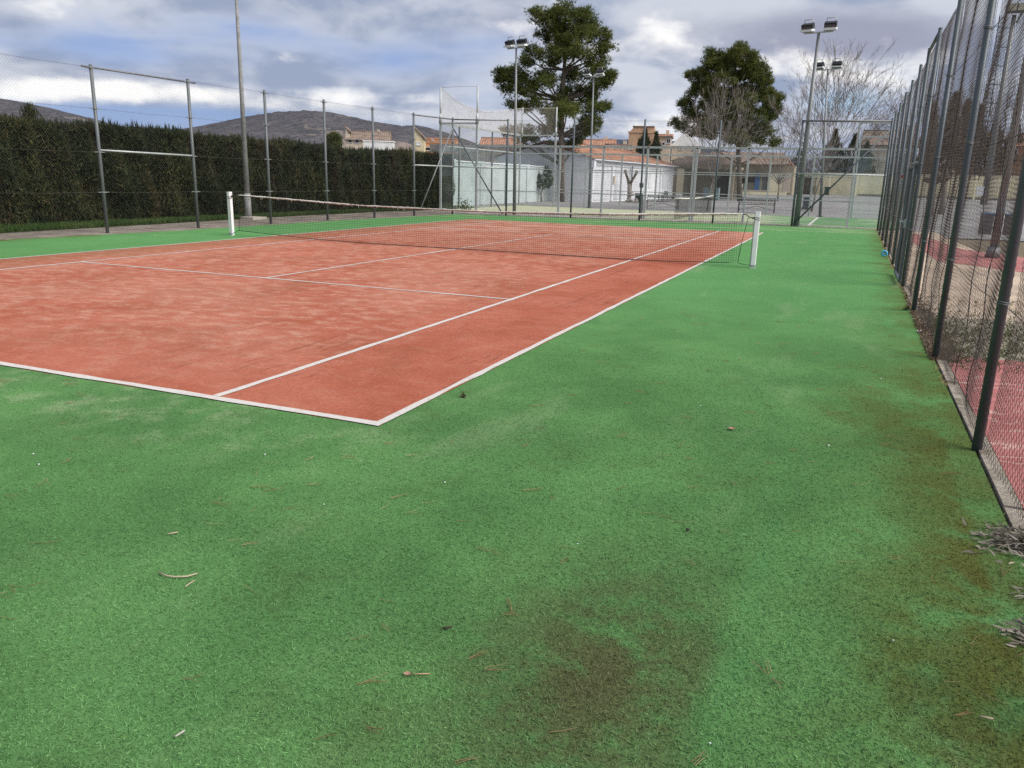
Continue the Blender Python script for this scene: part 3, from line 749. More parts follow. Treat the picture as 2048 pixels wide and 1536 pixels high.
for X in (XL, XR): weld_panel((X, YN), (X, YF), 3.02, 4.0)
# tall poles and the slack ball-stop curtain at the left end
for (x, y, z) in ((XL, YN, 5.62), (-13.88, YN, 5.64), (XL+.1, YF, 5.55), (-13.6, YF, 5.55)):
    MB().tube([(x, y, 3.9), (x, y, z)], .045, 8).tube([(x, y, 4.0), (x, y, 4.45)], [.085, .05], 8).build('extension_pole', M_galvlt, pc)
MB().tube([(XL, YN, 5.6), (-14.8, YN, 5.62), (-13.88, YN, 5.62)], .006, 4).build('tie_wire', M_wire, pc)
cu = MB()
def ctop(y): return float(np.interp(y, [YN, YN+1.2, YN+2.6, YN+4.5, YN+7, YF], [5.55, 5.25, 4.98, 4.88, 5.1, 5.5]))
for y in np.arange(YN, YF+.01, .03): cu.tube([(XL+.05, y, 4.0), (XL+.05+.05*math.sin(y*1.7), y, ctop(y))], .0020, 3, False)
for k in range(40): cu.tube([(XL+.05+.05*math.sin(y*1.7)*k/39, y, 4.0+(ctop(y)-4.0)*k/39) for y in np.linspace(YN, YF, 16)], .0020, 3, False)
for x in np.arange(XL+.1, -13.6, .03): cu.tube([(x, YF, 4.0), (x, YF, 5.5)], .0020, 3, False)
for k in range(40): cu.tube([(XL+.1, YF, 4.0+1.5*k/39), (-13.6, YF, 4.0+1.5*k/39)], .0020, 3, False)
o = cu.build('net_curtain', M_curtain, pc); o['kind'] = 'stuff'
MB().tube([(XL+.05, y, ctop(y)) for y in np.linspace(YN, YF, 20)], .012, 5).build('curtain_hem', M_curtain, pc)
MB().tube([(XL+.1, YF, 5.5), (-13.6, YF, 5.5)], .012, 5).build('curtain_hem', M_curtain, pc)
MB().box((XR-.12, YN-.06, 2.0), (.16, .06, .1)).build('red_reflector', plain('red plastic', (.25, .02, .015), .4), pc)
# padel net running away from the viewer
pn = thing('padel_net', 'slack padel net with a pale band hanging inside the cage', 'net', (near_x[5]-.8, 0, 0))
pt = [(-.05, 31.0, .90), (.0, 33.5, .86), (.0, 36, .84), (.0, 38.5, .86), (.05, 40.7, .92)]
MB().tube(pt, .035, 6).build('headband', M_tape, pn)
b = MB()
for y in np.arange(31.0, 40.7, .06): b.tube([(0, y, .02), (0, y, .88)], .003, 3, False)
for k in range(15): b.tube([(0, 31, .02+k*.06), (0, 40.7, .02+k*.06)], .003, 3, False)
o = b.build('net_mesh', M_netdk, pn); o['kind'] = 'stuff'

# ------------------------------------------------------------------ floodlights and poles
def floodlight(parent, loc, rz, s=1.0, tilt=.5, rear=False):
    h = empty('lamp_head', loc, rz); h.parent = parent; h.scale = (s*.92, s*.92, s*.92)
    ct = math.cos(tilt)
    MB().box((0, 0, .20), (.44, .22, .24), 0, tilt).build('housing', M_black, h)
    MB().box((0, -.115*ct, .20-.06), (.38, .02, .17), 0, tilt).build('lens', M_lampglass, h)
    rim = MB()
    rim.box((0, -.04, .075), (.48, .30, .075), 0, tilt*.35)
    rim.build('visor', M_white, h)
    MB().tube([(-.16, .06, .30), (-.16, .02, .47), (.16, .02, .47), (.16, .06, .30)], .017, 5).build('guard_hoop', M_galvlt, h)
    MB().tube([(-.23, 0, .2), (-.23, 0, .02), (.23, 0, .02), (.23, 0, .2)], .014, 5).build('yoke', M_galv, h)
    return h
def lamp_post(u, v0, vt, Y, label, gap, r=.06, rear=False, s=1.0, mt=M_galv):
    top_ = P(u[1], vt, Y); base = P(u[0], v0, Y)
    x = base[0]; h = top_[2]
    t = thing('floodlight_post', label, 'floodlight', (x, Y, 0), -.25, 'floodlight posts around the courts')
    dx = top_[0]-x
    MB().tube([(0, 0, -.05), (dx*.5, 0, h*.5), (dx, 0, h)], [r*1.35, r, r*.62], 12).build('pole', mt, t)
    MB().box((0, 0, .01), (.34, .34, .025)).build('base_plate', mt, t)
    for sx in (-1, 1):
        for sy in (-1, 1): MB().tube([(sx*.12, sy*.12, .02), (sx*.12, sy*.12, .06)], .014, 6).build('bolt', mt, t)
    MB().bar((dx-gap/2-.12, -.03, h-.02), (dx+gap/2+.12, -.03, h-.02), .05).build('crossbar', M_galvlt, t)
    for sgn in (-1, 1): floodlight(t, (dx+sgn*gap/2, -.03, h+.0), (math.pi if rear else 0)+sgn*.12, s, .45 if not rear else .9)
    return t
lamp_post((1028.5, 1032), 429.6, 95, 28.75, 'slim floodlight post at the left end of the far fence, before the tall pine', .62)
lamp_post((1592, 1638), 452, 64, 29.7, 'thick floodlight post at the right end of the far fence', .83, .09, False, 1.05)
lamp_post((1178, 1187), 418, 152, 41.6, 'floodlight post seen against the right side of the tall pine', .85, .06, True, 1.0)
lamp_post((1640, 1655), 432, 138, 41.6, 'floodlight post in front of the large bare tree', .88, .06, True, 1.1)

up = thing('lamp_pole', 'tall grey tapered pole on a concrete block beside the hedge', 'pole', (-16.71, 18.28, 0))
MB().tube([(0, 0, -.05), (0, 0, .85)], [.118, .112], 8).build('pole_base', M_polewood, up)
MB().tube([(0, 0, .85), (0, .02, 5), (0, .02, 9.5)], [.098, .064, .036], 10).build('pole', M_polewood, up)
MB().box((0, 0, .02), (1.0, .7, .10)).build('footing', M_paleconc, up)
sp = thing('lamp_pole', 'grey steel lamp pole with two blue-rimmed bins behind the right fence', 'pole', (5.97, 18.4, 0))
MB().tube([(0, 0, 0), (0, 0, 9)], [.10, .055], 10).build('pole', M_galv, sp)
MB().tube([(0, 0, 0), (0, 0, .25)], [.17, .14], 10).build('pole_collar', M_galv, sp)
M_bluerim = plain('blue plastic', (.06, .22, .42), .5)
for s in (-1, 1):
    hb = empty('hanging_bin', (s*.26, -.05, .55)); hb.parent = sp
    MB().prism([(-.13, -.13, 0), (.13, -.13, 0), (.13, .13, 0), (-.13, .13, 0)], (0, 0, .48)).build('bin_body', M_galvdk, hb)
    MB().box((0, 0, .49), (.29, .29, .025)).build('bin_rim', M_bluerim, hb)
# far mast with ladder
mast = thing('floodlight_mast', 'far tall mast with a caged ladder and big floodlight above the yellow wall', 'mast', (15.3, 95, 0))
MB().tube([(0, 0, 0), (-.1, 0, 18.6)], [.34, .2], 10).build('pole', M_galv, mast)
b = MB()
for s in (-.22, .22): b.tube([(-1.05+s, -.1, 2.5), (-1.15+s, -.1, 18.6)], .045, 4)
for z in np.arange(2.6, 18.5, .45): b.tube([(-1.27, -.1, z), (-.83, -.1, z)], .035, 4)
for z in np.arange(3, 18.5, 1.8): b.tube([(-1.0, -.1, z), (-.05, 0, z)], .04, 4)
for z in np.arange(4, 18, .9): b.tube([(-1.3, -.1, z), (-1.35, -.7, z), (-.8, -.7, z), (-.82, -.1, z)], .025, 4)
b.build('ladder', M_galvdk, mast)
fl = empty('lamp_head', (0, -.3, 18.7)); fl.parent = mast
MB().box((0, 0, .45), (1.9, .7, .9), 0, .15).build('housing', M_galvdk, fl)
MB().box((-.45, -.42, .5), (.75, .06, .6), 0, .15).build('lens', plain('pale lamp glass', (.55, .55, .42), .2), fl)
MB().box((.45, -.42, .5), (.75, .06, .6), 0, .15).build('lens', MATS['pale lamp glass'], fl)
MB().tube([(.5, 0, 0), (.2, .1, -.9)], .12, 6).build('bracket', M_galv, fl)
MB().box((-.55, -.2, 1.4), (.7, .1, 1.0)).build('sign_plate', M_white, mast)

# ------------------------------------------------------------------ vegetation helpers
def tufts(centers, n_blades, length, width, up=.5, spread=1.0, seed=0, jitter=.3):
    """little fans of pointed blades (triangles) about each centre -> V, F"""
    g = np.random.default_rng(seed); C = np.repeat(np.asarray(centers, float), n_blades, 0); m_ = len(C)
    d = g.normal(0, spread, (m_, 3)); d[:, 2] = d[:, 2]*.7+up; d /= np.linalg.norm(d, axis=1)[:, None]
    s = g.normal(0, 1, (m_, 3)); s -= d*(s*d).sum(1)[:, None]; s /= np.linalg.norm(s, axis=1)[:, None]
    ln = length*g.uniform(.6, 1.35, (m_, 1)); w = width*g.uniform(.7, 1.3, (m_, 1))
    V = np.stack([C-s*w/2-d*ln*.2, C+s*w/2-d*ln*.2, C+d*ln*.8], 1).reshape(-1, 3)
    return V, np.arange(len(V)).reshape(-1, 3)
def ellipsoid_pts(c, r, n, g, shell=.55):
    d = g.normal(0, 1, (n, 3)); d /= np.linalg.norm(d, axis=1)[:, None]
    rad = g.uniform(shell, 1.0, (n, 1))**.7
    return np.asarray(c)+d*rad*np.asarray(r)

def pine(name, label, Y, base_px, trunk_px, blobs, seed, dens, limb_r=.10, gap=.0):
    g = np.random.default_rng(seed)
    base = P(base_px[0], base_px[1], Y); base[2] = 0
    t = thing(name, label, 'tree', tuple(base), 0, 'pines behind the padel court')
    tr = [P(u, v, Y)-base for u, v in trunk_px]; tr[0][2] = -.1
    n_ = len(tr); rr = np.linspace(.27, .06, n_)
    MB().tube(tr, list(rr), 10).build('trunk', M_bark, t)
    lb = MB(); cen = []
    sc = (Y-CAMP[1])/FPX*1.03
    for (u, v, ru, rv) in blobs:
        c = P(u, v, Y)-base; rx, rz = ru*sc, rv*sc
        off = max(0.0, 3.6-abs(c[0]-tr[n_//2][0]))
        c = c+np.array([0, g.uniform(-.65, .65)*off, 0])
        # a limb from the trunk to the clump
        zt = max(1.5, c[2]-.25*abs(c[0])-.6); k = min(range(n_), key=lambda q: abs(tr[q][2]-zt)); s0 = tr[k]
        md = (s0+c)/2+np.array([0, 0, -.25])
        lb.tube([s0, md, c], [.085, .055, .02], 5, False)
        sub = ellipsoid_pts(c, (rx*.72, rx*.72, rz*.72), 7, g, .6)
        for q in sub: lb.tube([c, (c+q)/2+g.normal(0, .06, 3), q], [.028, .018, .008], 4, False)
        n1 = int(dens*max(.35, rx*rz*1.3))
        # irregular sub-clumps give the crown its light and dark lumps
        for q in np.vstack([sub, ellipsoid_pts(c, (rx*.85, rx*.85, rz*.85), 6, g, .4)]):
            rs = g.uniform(.34, .62)*min(1.35, .5+.5*rx)
            cen.append(q+np.clip(g.normal(0, .46, (max(18, n1//7), 3)), -.8, .8)*np.array([rs*1.05, rs*1.05, rs*.78]))
    lb.build('limbs', M_bark, t)
    V, F = tufts(np.vstack(cen), 7, .33, .030, .55, 1.0, seed)
    o = link('crown', np_mesh('crown', V, F, M_pine), t); o['kind'] = 'stuff'
    return t
b1 = [(1126, 152, 22, 16), (1120, 195, 22, 12), (1132, 138, 20, 12), (1100, 222, 24, 10), (1128, 215, 20, 12), (1170, 200, 20, 9), (1140, 62, 52, 36), (1105, 45, 36, 26), (1172, 52, 38, 28), (1135, 22, 34, 18), (1160, 20, 22, 14), (1103, 12, 12, 8), (1085, 35, 20, 18), (1199, 78, 24, 28), (1212, 95, 18, 18),
      (1168, 92, 42, 30), (1115, 85, 36, 28), (1080, 68, 18, 18), (1072, 108, 24, 16), (1060, 122, 16, 14), (1104, 118, 34, 20), (1188, 120, 30, 18), (1140, 110, 30, 20), (1195, 135, 16, 10),
      (1010, 158, 26, 22), (1035, 150, 28, 24), (1062, 160, 34, 20), (1022, 180, 28, 15), (1060, 182, 26, 14), (1085, 148, 22, 14), (998, 150, 14, 16),
      (1216, 160, 16, 13), (1200, 170, 20, 13), (1178, 150, 22, 12), (1222, 150, 10, 8), (1132, 178, 34, 17), (1108, 170, 26, 14), (1160, 178, 26, 15), (1180, 185, 14, 10),
      (1030, 208, 22, 8), (1052, 213, 24, 9), (1085, 205, 26, 10), (1120, 205, 26, 10), (1150, 222, 34, 16), (1188, 220, 26, 16), (1205, 212, 15, 11), (1192, 245, 18, 12), (1160, 245, 26, 16),
      (1128, 232, 22, 18), (1138, 262, 26, 18), (1112, 250, 18, 12), (1018, 262, 20, 9), (1050, 262, 26, 11), (1088, 262, 26, 12), (1060, 280, 30, 9), (1095, 288, 26, 8), (1135, 285, 24, 12), (1175, 258, 18, 9)]
pine('pine_tree', 'tallest pine with an open crown rising behind the padel cage', 52.0, (1122, 402), [(1122, 402), (1122, 330), (1123, 270), (1124, 200), (1128, 140), (1134, 80), (1140, 25)], b1, 5, 210)
b2_ = [(1472, 100, 28, 16), (1450, 118, 32, 22), (1490, 115, 28, 22), (1430, 140, 34, 26), (1470, 140, 40, 28), (1508, 138, 24, 22), (1415, 168, 26, 24), (1450, 175, 42, 28), (1492, 170, 42, 28), (1528, 160, 22, 24),
       (1392, 185, 18, 22), (1420, 205, 36, 24), (1465, 212, 44, 28), (1508, 205, 40, 28), (1535, 190, 18, 18), (1375, 212, 18, 18), (1392, 232, 26, 16), (1428, 240, 36, 20), (1475, 250, 44, 22), (1515, 242, 34, 24),
       (1558, 198, 13, 12), (1545, 215, 18, 14), (1540, 232, 14, 12), (1350, 245, 14, 8), (1368, 252, 20, 9), (1392, 262, 22, 10), (1420, 268, 26, 10), (1480, 278, 40, 14), (1525, 272, 34, 16), (1548, 285, 16, 8), (1385, 150, 14, 14), (1420, 112, 16, 14)]
pine('pine_tree', 'broad dense pine behind the bare trees on the right', 75.0, (1480, 396), [(1480, 396), (1478, 330), (1474, 270), (1472, 200), (1470, 110)], b2_, 6, 330)

def bare_tree(name, label, loc, limbs, seed, trunk=None, levels=3, r0=.06, twig=4, mt=M_twig, group=None, fork=5, upw=.35):
    """limbs: list of tip points (local); branches fork along each limb, then into twigs"""
    g = np.random.default_rng(seed)
    t = thing(name, label, 'tree', loc, 0, group)
    tk = trunk or [(0, 0, -.1), (0, 0, 1.8)]
    MB().tube(tk, list(np.linspace(r0*2.6, r0*1.5, len(tk))), 9).build('trunk', M_barkgrey, t)
    root = np.array(tk[-1], float)
    b = MB(); tw = []
    def grow(p, q, r, lev):
        d = q-p; L_ = np.linalg.norm(d)
        if L_ < .12: return
        m1 = p+d*.5+g.normal(0, .045*L_, 3)
        if lev >= levels:
            tw.append((p, m1, q, r)); return
        b.tube([p, m1, q], [r, r*.7, r*.3], 4, False)
        for k in range(fork if lev == 0 else twig):
            f = g.uniform(.28, .95); s = p+d*f+(m1-p-d*.5)*(1-abs(2*f-1))
            dirv = d/L_+g.normal(0, .42, 3)+np.array([0, 0, upw*.5]); dirv /= np.linalg.norm(dirv)
            grow(s, s+dirv*L_*g.uniform(.28, .5)*(1.15-f*.4), r*.5, lev+1)
    for tip in limbs:
        q = np.array(tip, float)
        grow(root+np.array([0, 0, g.uniform(-.5, 0)]), q, r0*g.uniform(.7, 1.1), 0)
    b.build('branches', mt, t)
    if tw:
        A = np.array([x[0] for x in tw]); M1 = np.array([x[1] for x in tw]); Q = np.array([x[2] for x in tw]); rr = np.array([max(.006, x[3]) for x in tw])[:, None]
        d = Q-A; s = np.cross(d, g.normal(0, 1, d.shape)); s /= np.linalg.norm(s, axis=1)[:, None]
        V = np.concatenate([np.stack([A-s*rr, A+s*rr, M1+s*rr*.7, M1-s*rr*.7], 1).reshape(-1, 4, 3), np.stack([M1-s*rr*.7, M1+s*rr*.7, Q+s*rr*.25, Q-s*rr*.25], 1).reshape(-1, 4, 3)], 0).reshape(-1, 3)
        o = link('twigs', np_mesh('twigs', V, np.arange(len(V)).reshape(-1, 4), mt), t); o['kind'] = 'stuff'
    return t
def fan(n, spread, h0, h1, depth, seed, lean=0.0):
    g = np.random.default_rng(seed); out = []
    for i in range(n):
        a = -1+2*(i+.5)/n+g.uniform(-.05, .05)
        hh = h1-(h1-h0)*abs(a)**1.6+g.uniform(-.35, .35)
        out.append((a*spread+lean, g.uniform(-depth, depth), hh))
    return out
bt = bare_tree('bare_tree', 'large leafless tree with a wide fan of branches behind the right floodlights', (.28, 49.8, 0), fan(30, 3.7, 5.6, 8.5, 2.4, 4, .9), 4,
               [(0, 0, -.1), (.12, 0, 1.1), (.32, 0, 2.1), (.55, 0, 2.7)], 3, .022, 5, group='leafless trees', fork=8)
q = G(1414, 421)
bare_tree('bare_tree', 'smaller leafless tree with fine upright branches before the broad pine', (q[0], q[1], 0), fan(19, 2.2, 4.3, 6.5, 1.5, 8, .5), 9, [(0, 0, -.1), (.08, 0, 1.0), (.2, 0, 1.9)], 3, .021, 5, group='leafless trees', fork=7)
q = P(1556, 392, 80)
bare_tree('bare_tree', 'leafless tree leaning over the yellow building beside the broad pine', (q[0], 80, 0), fan(16, 5.0, 5.5, 7.6, 2, 18, -.3), 19, None, 3, .036, 5, group='leafless trees')
q = P(1805, 392, 130)
bare_tree('bare_tree', 'distant leafless tree above the roof at the corner of the far fence', (q[0], 130, 0), fan(16, 6.0, 10, 15, 3, 28), 29, [(0, 0, 0), (0, 0, 5)], 3, .07, 5, group='leafless trees')

# columnar brown trees behind the yellow wall and dark ones behind the cage
def columnar(name, label, u, vtop, Y, wpx, mt, seed, dens=900, vb=392, grp=None):
    g = np.random.default_rng(seed); tp = P(u, vtop, Y); h = tp[2]; r = wpx/2*(Y+4.3)/FPX
    t = thing(name, label, 'tree', (tp[0], Y, 0), 0, grp)
    MB().tube([(0, 0, -.1), (0, 0, h*.8)], [.18, .04], 7).build('trunk', M_bark, t)
    z = g.uniform(.06, 1, dens)**.9*h; rr = r*np.minimum(1, (1-z/h)*2.2+.05)*g.uniform(.35, 1.08, dens)*(1+.25*np.sin(z*2+seed))
    a = g.uniform(0, 6.283, dens)
    C = np.stack([rr*np.cos(a), rr*np.sin(a), z], 1)
    V, F = tufts(C, 4, max(.5, h*.075), max(.06, h*.010), 1.6, .8, seed)
    o = link('crown', np_mesh('crown', V, F, mt), t); o['kind'] = 'stuff'
    return t
bl = [('narrowest brown conifer, seen just left of the first near post gap', 1869, 212, 40), ('tallest brown conifer behind the right fence', 1912, 192, 56), ('brown conifer second from the yellow wall gap, a little lower', 1937, 206, 44),
      ('brown conifer with a blunt top between the two masts', 1962, 216, 50), ('lowest brown conifer nearest the ladder mast', 1995, 240, 60), ('brown conifer farthest right beyond the lamp pole', 2035, 250, 60)]
for i, (lb_, u, vt, w) in enumerate(bl): columnar('brown_conifer', lb_, u, vt, 152+i*2, w*.78, M_brown, 40+i, 1500, grp='brown conifers behind the yellow wall')
for i in range(5):
    q = P(1850+i*46, 392, 170)
    bare_tree('bare_tree', ['bare poplar left of the tallest brown conifer', 'bare poplar rising behind the tallest brown conifer', 'bare poplar between the blunt conifer and the ladder mast', 'bare poplar behind the ladder mast', 'bare poplar right of the ladder mast'][i],
              (q[0], 170, 0), fan(9, 2.6, 15, 20-abs(i-1.5), 2, 60+i), 60+i, [(0, 0, 0), (0, 0, 6)], 3, .07, 5, group='bare poplars behind the brown conifers')
dl = [('dark cypress with a ragged tip under the large bare tree', 1672, 262, 40), ('dark cypress right of the ragged one, half hidden by branches', 1712, 270, 44), ('low dark cypress by the steel corner post', 1735, 286, 34), ('low dark cypress beside the thick floodlight post', 1600, 300, 40)]
for i, (lb_, u, vt, w) in enumerate(dl): columnar('dark_cypress', lb_, u, vt, 151+i*2, w, M_cyp, 80+i, 1100, grp='dark cypresses behind the cage')
for i, (lb_, u, vt, w) in enumerate([('left cypress of the pair before the orange tower', 1291, 262, 36), ('right cypress of the pair before the orange tower', 1313, 266, 28), ('small pointed cypress just left of the pair', 1279, 282, 16)]):
    columnar('dark_cypress', lb_, u, vt, 92+i*2, w, M_cyp, 90+i, 1100, grp='cypresses before the orange tower')
# bare brown hedge rows filling the middle distance
def bare_hedge(label, u0, u1, v, Y, seed):
    a, b_ = P(u0, v, Y), P(u1, v, Y); h = a[2]; g = np.random.default_rng(seed)
    t = thing('bare_hedge', label, 'hedge', ((a[0]+b_[0])/2, Y, 0), math.atan2(0, 1))
    n_ = int(abs(b_[0]-a[0])*150)
    C = np.stack([g.uniform(-.5, .5, n_)*abs(b_[0]-a[0]), g.normal(0, .9, n_), g.uniform(.02, 1, n_)**.8*h*g.uniform(.75, 1.02, n_)], 1)
    V, F = tufts(C, 3, .75, .05, 1.1, .8, seed)
    o = link('twigs', np_mesh('twigs', V, F, M_brown), t); o['kind'] = 'stuff'
    st = MB()
    for x in np.arange(-.5, .5, .03): st.tube([(x*abs(b_[0]-a[0]), 0, -.05), (x*abs(b_[0]-a[0])+.3, 0, h*.8)], [.06, .02], 5)
    st.build('stems', M_bark, t)
bare_hedge('long brown leafless hedge between the yellow building and the broad pine', 1370, 1640, 306, 142, 3)
bare_hedge('brown leafless hedge behind the cream wall under the big bare tree', 1600, 1770, 300, 158, 5)
bare_hedge('brown leafless hedge row standing behind the right-hand yellow wall', 1800, 2060, 332, 151, 7)

# ------------------------------------------------------------------ the clipped cypress hedge on the left
hd = thing('cypress_hedge', 'long dark clipped cypress hedge along the left side of the court', 'hedge', (-18.4, 14, 0))
HY = (-4, 33.6)
def hface(y): return np.interp(y, [-4, 10, 24, 33.6], [-18.15, -18.0, -17.55, -16.6])
def htop(y): return np.interp(y, [-4, 10, 17, 27, 33.6], [2.62, 2.70, 2.66, 2.48, 2.55])+.04*np.sin(y*.9)+.05*np.abs(np.sin(y*3.7+.5*np.sin(y*.7)))+.03*np.sin(y*2.3+1)
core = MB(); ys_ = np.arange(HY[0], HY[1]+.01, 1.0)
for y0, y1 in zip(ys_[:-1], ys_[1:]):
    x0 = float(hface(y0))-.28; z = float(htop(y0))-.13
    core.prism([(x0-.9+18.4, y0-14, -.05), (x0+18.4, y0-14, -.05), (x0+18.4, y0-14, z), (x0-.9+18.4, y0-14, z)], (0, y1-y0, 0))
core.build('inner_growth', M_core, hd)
g = np.random.default_rng(12); nH = 62000
y = g.uniform(*HY, nH); zf = g.uniform(.02, 1.0, nH)
depth = np.abs(g.normal(0, .11, nH)); lump = .20*(np.abs(np.sin(y*3.7/2*1.0+.5*np.sin(y*.7)))-.6)+.10*np.sin(y*7.1+zf*4)+.07*np.sin(zf*11+y*2)
x = hface(y)+lump-depth; z = zf*htop(y)
nT = 30000
yt = g.uniform(*HY, nT); xt = hface(yt)-g.uniform(0, 1.15, nT); zt = htop(yt)+np.abs(g.normal(0, .06, nT))*1.0-.08
ye = np.full(5000, HY[1])+g.normal(0, .08, 5000); xe = hface(ye)-g.uniform(0, 1.1, 5000); ze = g.uniform(.02, 1, 5000)*htop(ye)
C = np.vstack([np.stack([x, y, z], 1), np.stack([xt, yt, zt], 1), np.stack([xe, ye, ze], 1)])-np.array([18.4*-1, 14, 0])
V, F = tufts(C, 2, .20, .034, 1.1, .75, 12)
o = link('foliage', np_mesh('foliage', V, F, M_hedge), hd); o['kind'] = 'stuff'
nS = 900; ys2 = g.uniform(*HY, nS)
C = np.stack([hface(ys2)-g.uniform(.0, .9, nS)+18.4, ys2-14, htop(ys2)+g.uniform(-.05, .10, nS)], 1)
V, F = tufts(C, 7, .27, .03, 2.4, .40, 13)
o = link('top_shoots', np_mesh('top_shoots', V, F, M_hedge), hd); o['kind'] = 'stuff'
yq = float(G(100, 455)[1])
C = np.stack([g.normal(0, .09, 160)-18.2+18.4, g.normal(0, .09, 160)+11.6-14, g.uniform(2.6, 3.12, 160)], 1)
V, F = tufts(C, 3, .22, .03, 2.0, .5, 14); o = link('top_shoots', np_mesh('top_shoots', V, F, M_hedge), hd); o['kind'] = 'stuff'

# verge grass and weeds
nG = 26000; y = g.uniform(2, 31, nG); x = np.interp(y, [2, 9, 18, 25, 31], [-16.35, -16.4, -16.75, -17.0, -16.4])-np.abs(g.normal(0, .75, nG))
C = np.stack([x, y, np.full(nG, .03)], 1)
V, F = tufts(C, 3, .12, .014, 1.6, .8, 15)
o = link('verge_grass', np_mesh('verge_grass', V, F, M_grass)); tag(o, 'short green grass growing along the foot of the hedge', 'grass', None, 'stuff')
def weed(label, x, y, s, seed, mt=M_weedgreen, n_=60, name='weed_plant', grp=None):
    gg = np.random.default_rng(seed); t = thing(name, label, 'plant', (x, y, 0), 0, grp)
    C = gg.normal(0, .35, (n_, 3))*s; C[:, 2] = np.abs(C[:, 2])*1.2
    V, F = tufts(C, 3, .16*s+.05, .05*s+.01, 1.0, 1.0, seed)
    link('leaves', np_mesh('leaves', V, F, mt), t)['kind'] = 'stuff'
    st = MB()
    for k in range(5): st.tube([(0, 0, 0), tuple(C[k])], .004, 4)
    st.build('stem', M_twig, t)
    return t
for i, (lb_, u, v, s) in enumerate([('leafy weed tuft at the foot of the hedge between the framed posts', 300, 432, .8), ('straggling weed under the hedge left of the grey pole', 350, 436, .6), ('low weed clump at the hedge foot near the picture edge', 40, 440, .8),
                                    ('pale dry weed by the hedge behind the far net post', 150, 447, .5), ('weed at the end of the hedge behind the padel glass', 925, 420, .6)]):
    q = G(u, v); weed(lb_, q[0], q[1], s, 100+i, M_grass if i < 3 else M_weedgreen, 70)

# small tree in front of the white gable, pollarded plane etc.
q = P(1083, 401, 50.5)
st = thing('round_bush_tree', 'small dark evergreen tree against the white gable wall', 'tree', (q[0], 50.5, 0))
MB().tube([(0, 0, -.05), (-.05, 0, .5), (.06, 0, 1.0), (.0, 0, 1.5)], [.07, .06, .05, .03], 7).build('trunk', M_barkgrey, st)
gg = np.random.default_rng(31); cc = []
for (dx, dz, rx, rz) in ((0, 1.15, .75, .38), (-.25, 1.3, .5, .35), (.4, 1.3, .5, .4), (.1, 1.65, .55, .3), (.35, 1.95, .35, .25), (.3, 2.3, .16, .2), (.55, 2.05, .2, .2), (-.3, 1.75, .3, .2), (-.35, 2.0, .08, .2), (.62, 1.6, .25, .3)):
    cc.append(ellipsoid_pts((dx, 0, dz), (rx, rx*.8, rz), int(500*rx*rz)+25, gg, .4))
V, F = tufts(np.vstack(cc), 4, .13, .06, .4, 1.0, 31)
link('crown', np_mesh('crown', V, F, M_bush), st)['kind'] = 'stuff'
q = G(1258, 403)
pl = thing('pollarded_tree', 'pollarded plane tree forked like a Y before the white wall', 'tree', (q[0], q[1], 0))
MB().tube([(0, 0, -.05), (-.02, 0, .7), (-.05, 0, 1.35)], [.17, .15, .16], 9).build('trunk', M_barkgrey, pl)
MB().tube([(-.06, 0, 1.25), (-.22, 0, 1.75), (-.40, 0, 2.15), (-.46, 0, 2.4)], [.13, .10, .10, .12], 8).build('limb', M_bark, pl)
MB().tube([(-.02, 0, 1.25), (.18, .05, 1.7), (.42, 0, 2.1), (.50, 0, 2.35)], [.13, .10, .10, .13], 8).build('limb', M_bark, pl)
for i, (u, v, vt, w, lb_) in enumerate([(1881, 428, 338, .16, 'knobbly pollarded trunk behind the right fence, the one nearer the yellow wall'), (1858, 432, 345, .17, 'knobbly pollarded trunk behind the right fence, next to the gate')]):
    q = G(u, v); h = P(u, vt, q[1])[2]
    t = thing('pollarded_tree', lb_, 'tree', (q[0], q[1], 0))
    MB().tube([(0, 0, -.05), (.04, 0, h*.4), (-.03, 0, h*.8)], [w*1.3, w, w*1.1], 9).build('trunk', M_barkgrey, t)
    hb = MB(); gg = np.random.default_rng(50+i)
    for k in range(9):
        d = gg.normal(0, 1, 3); d[2] = abs(d[2]); d /= np.linalg.norm(d)
        hb.tube([(0, 0, h*.75), tuple(d*.35+np.array([0, 0, h*.78])), tuple(d*.6+np.array([0, 0, h*.8]))], [.14, .11, .15], 7)
    hb.build('limbs', M_bark, t)

# ------------------------------------------------------------------ buildings
M_wallw = plain('white render', (.70, .72, .75), .85, 0, .04, .7, .2, .1, (.52, .53, .53))
M_wallbl = plain('glass-tinted white render', (.50, .55, .56), .85, 0, .06, .5, .2, .1, (.38, .41, .41))  # tint of the padel glass in front is put into the wall colour
M_cream = plain('cream render', (.60, .52, .42), .85, 0, .06, .4)
M_yellow = plain('yellow render', (.86, .79, .55), .85, 0, .05, .4, .2, 0, (.56, .50, .36))
M_paleyel = plain('pale yellow render', (.62, .54, .36), .85, 0, .06, .5)
M_beige = plain('beige render', (.36, .315, .235), .85, 0, .06, .5)
M_orange = plain('orange brick', (.50, .27, .16), .85, 0, .10, 1.2)
M_tan = plain('tan brick tower', (.52, .34, .22), .85, 0, .10, .6)
M_tile = plain('terracotta tile', (.37, .195, .130), .85, 0, .22, 1.6, .2, .4, (.24, .14, .10))
M_tilebr = plain('brown roof tile', (.235, .175, .14), .85, 0, .2, 1.0, .2, .3)
M_dark = plain('dark opening', (.016, .016, .018), .5)
M_shut = plain('pale shutter', (.63, .64, .68), .6, 0, .04, 1)
M_grey = plain('grey stone', (.30, .29, .27), .9, 0, .2, 1.2)
M_blue = plain('blue paint', (.06, .15, .33), .5)
M_green = plain('green plastic', (.012, .05, .028), .45)

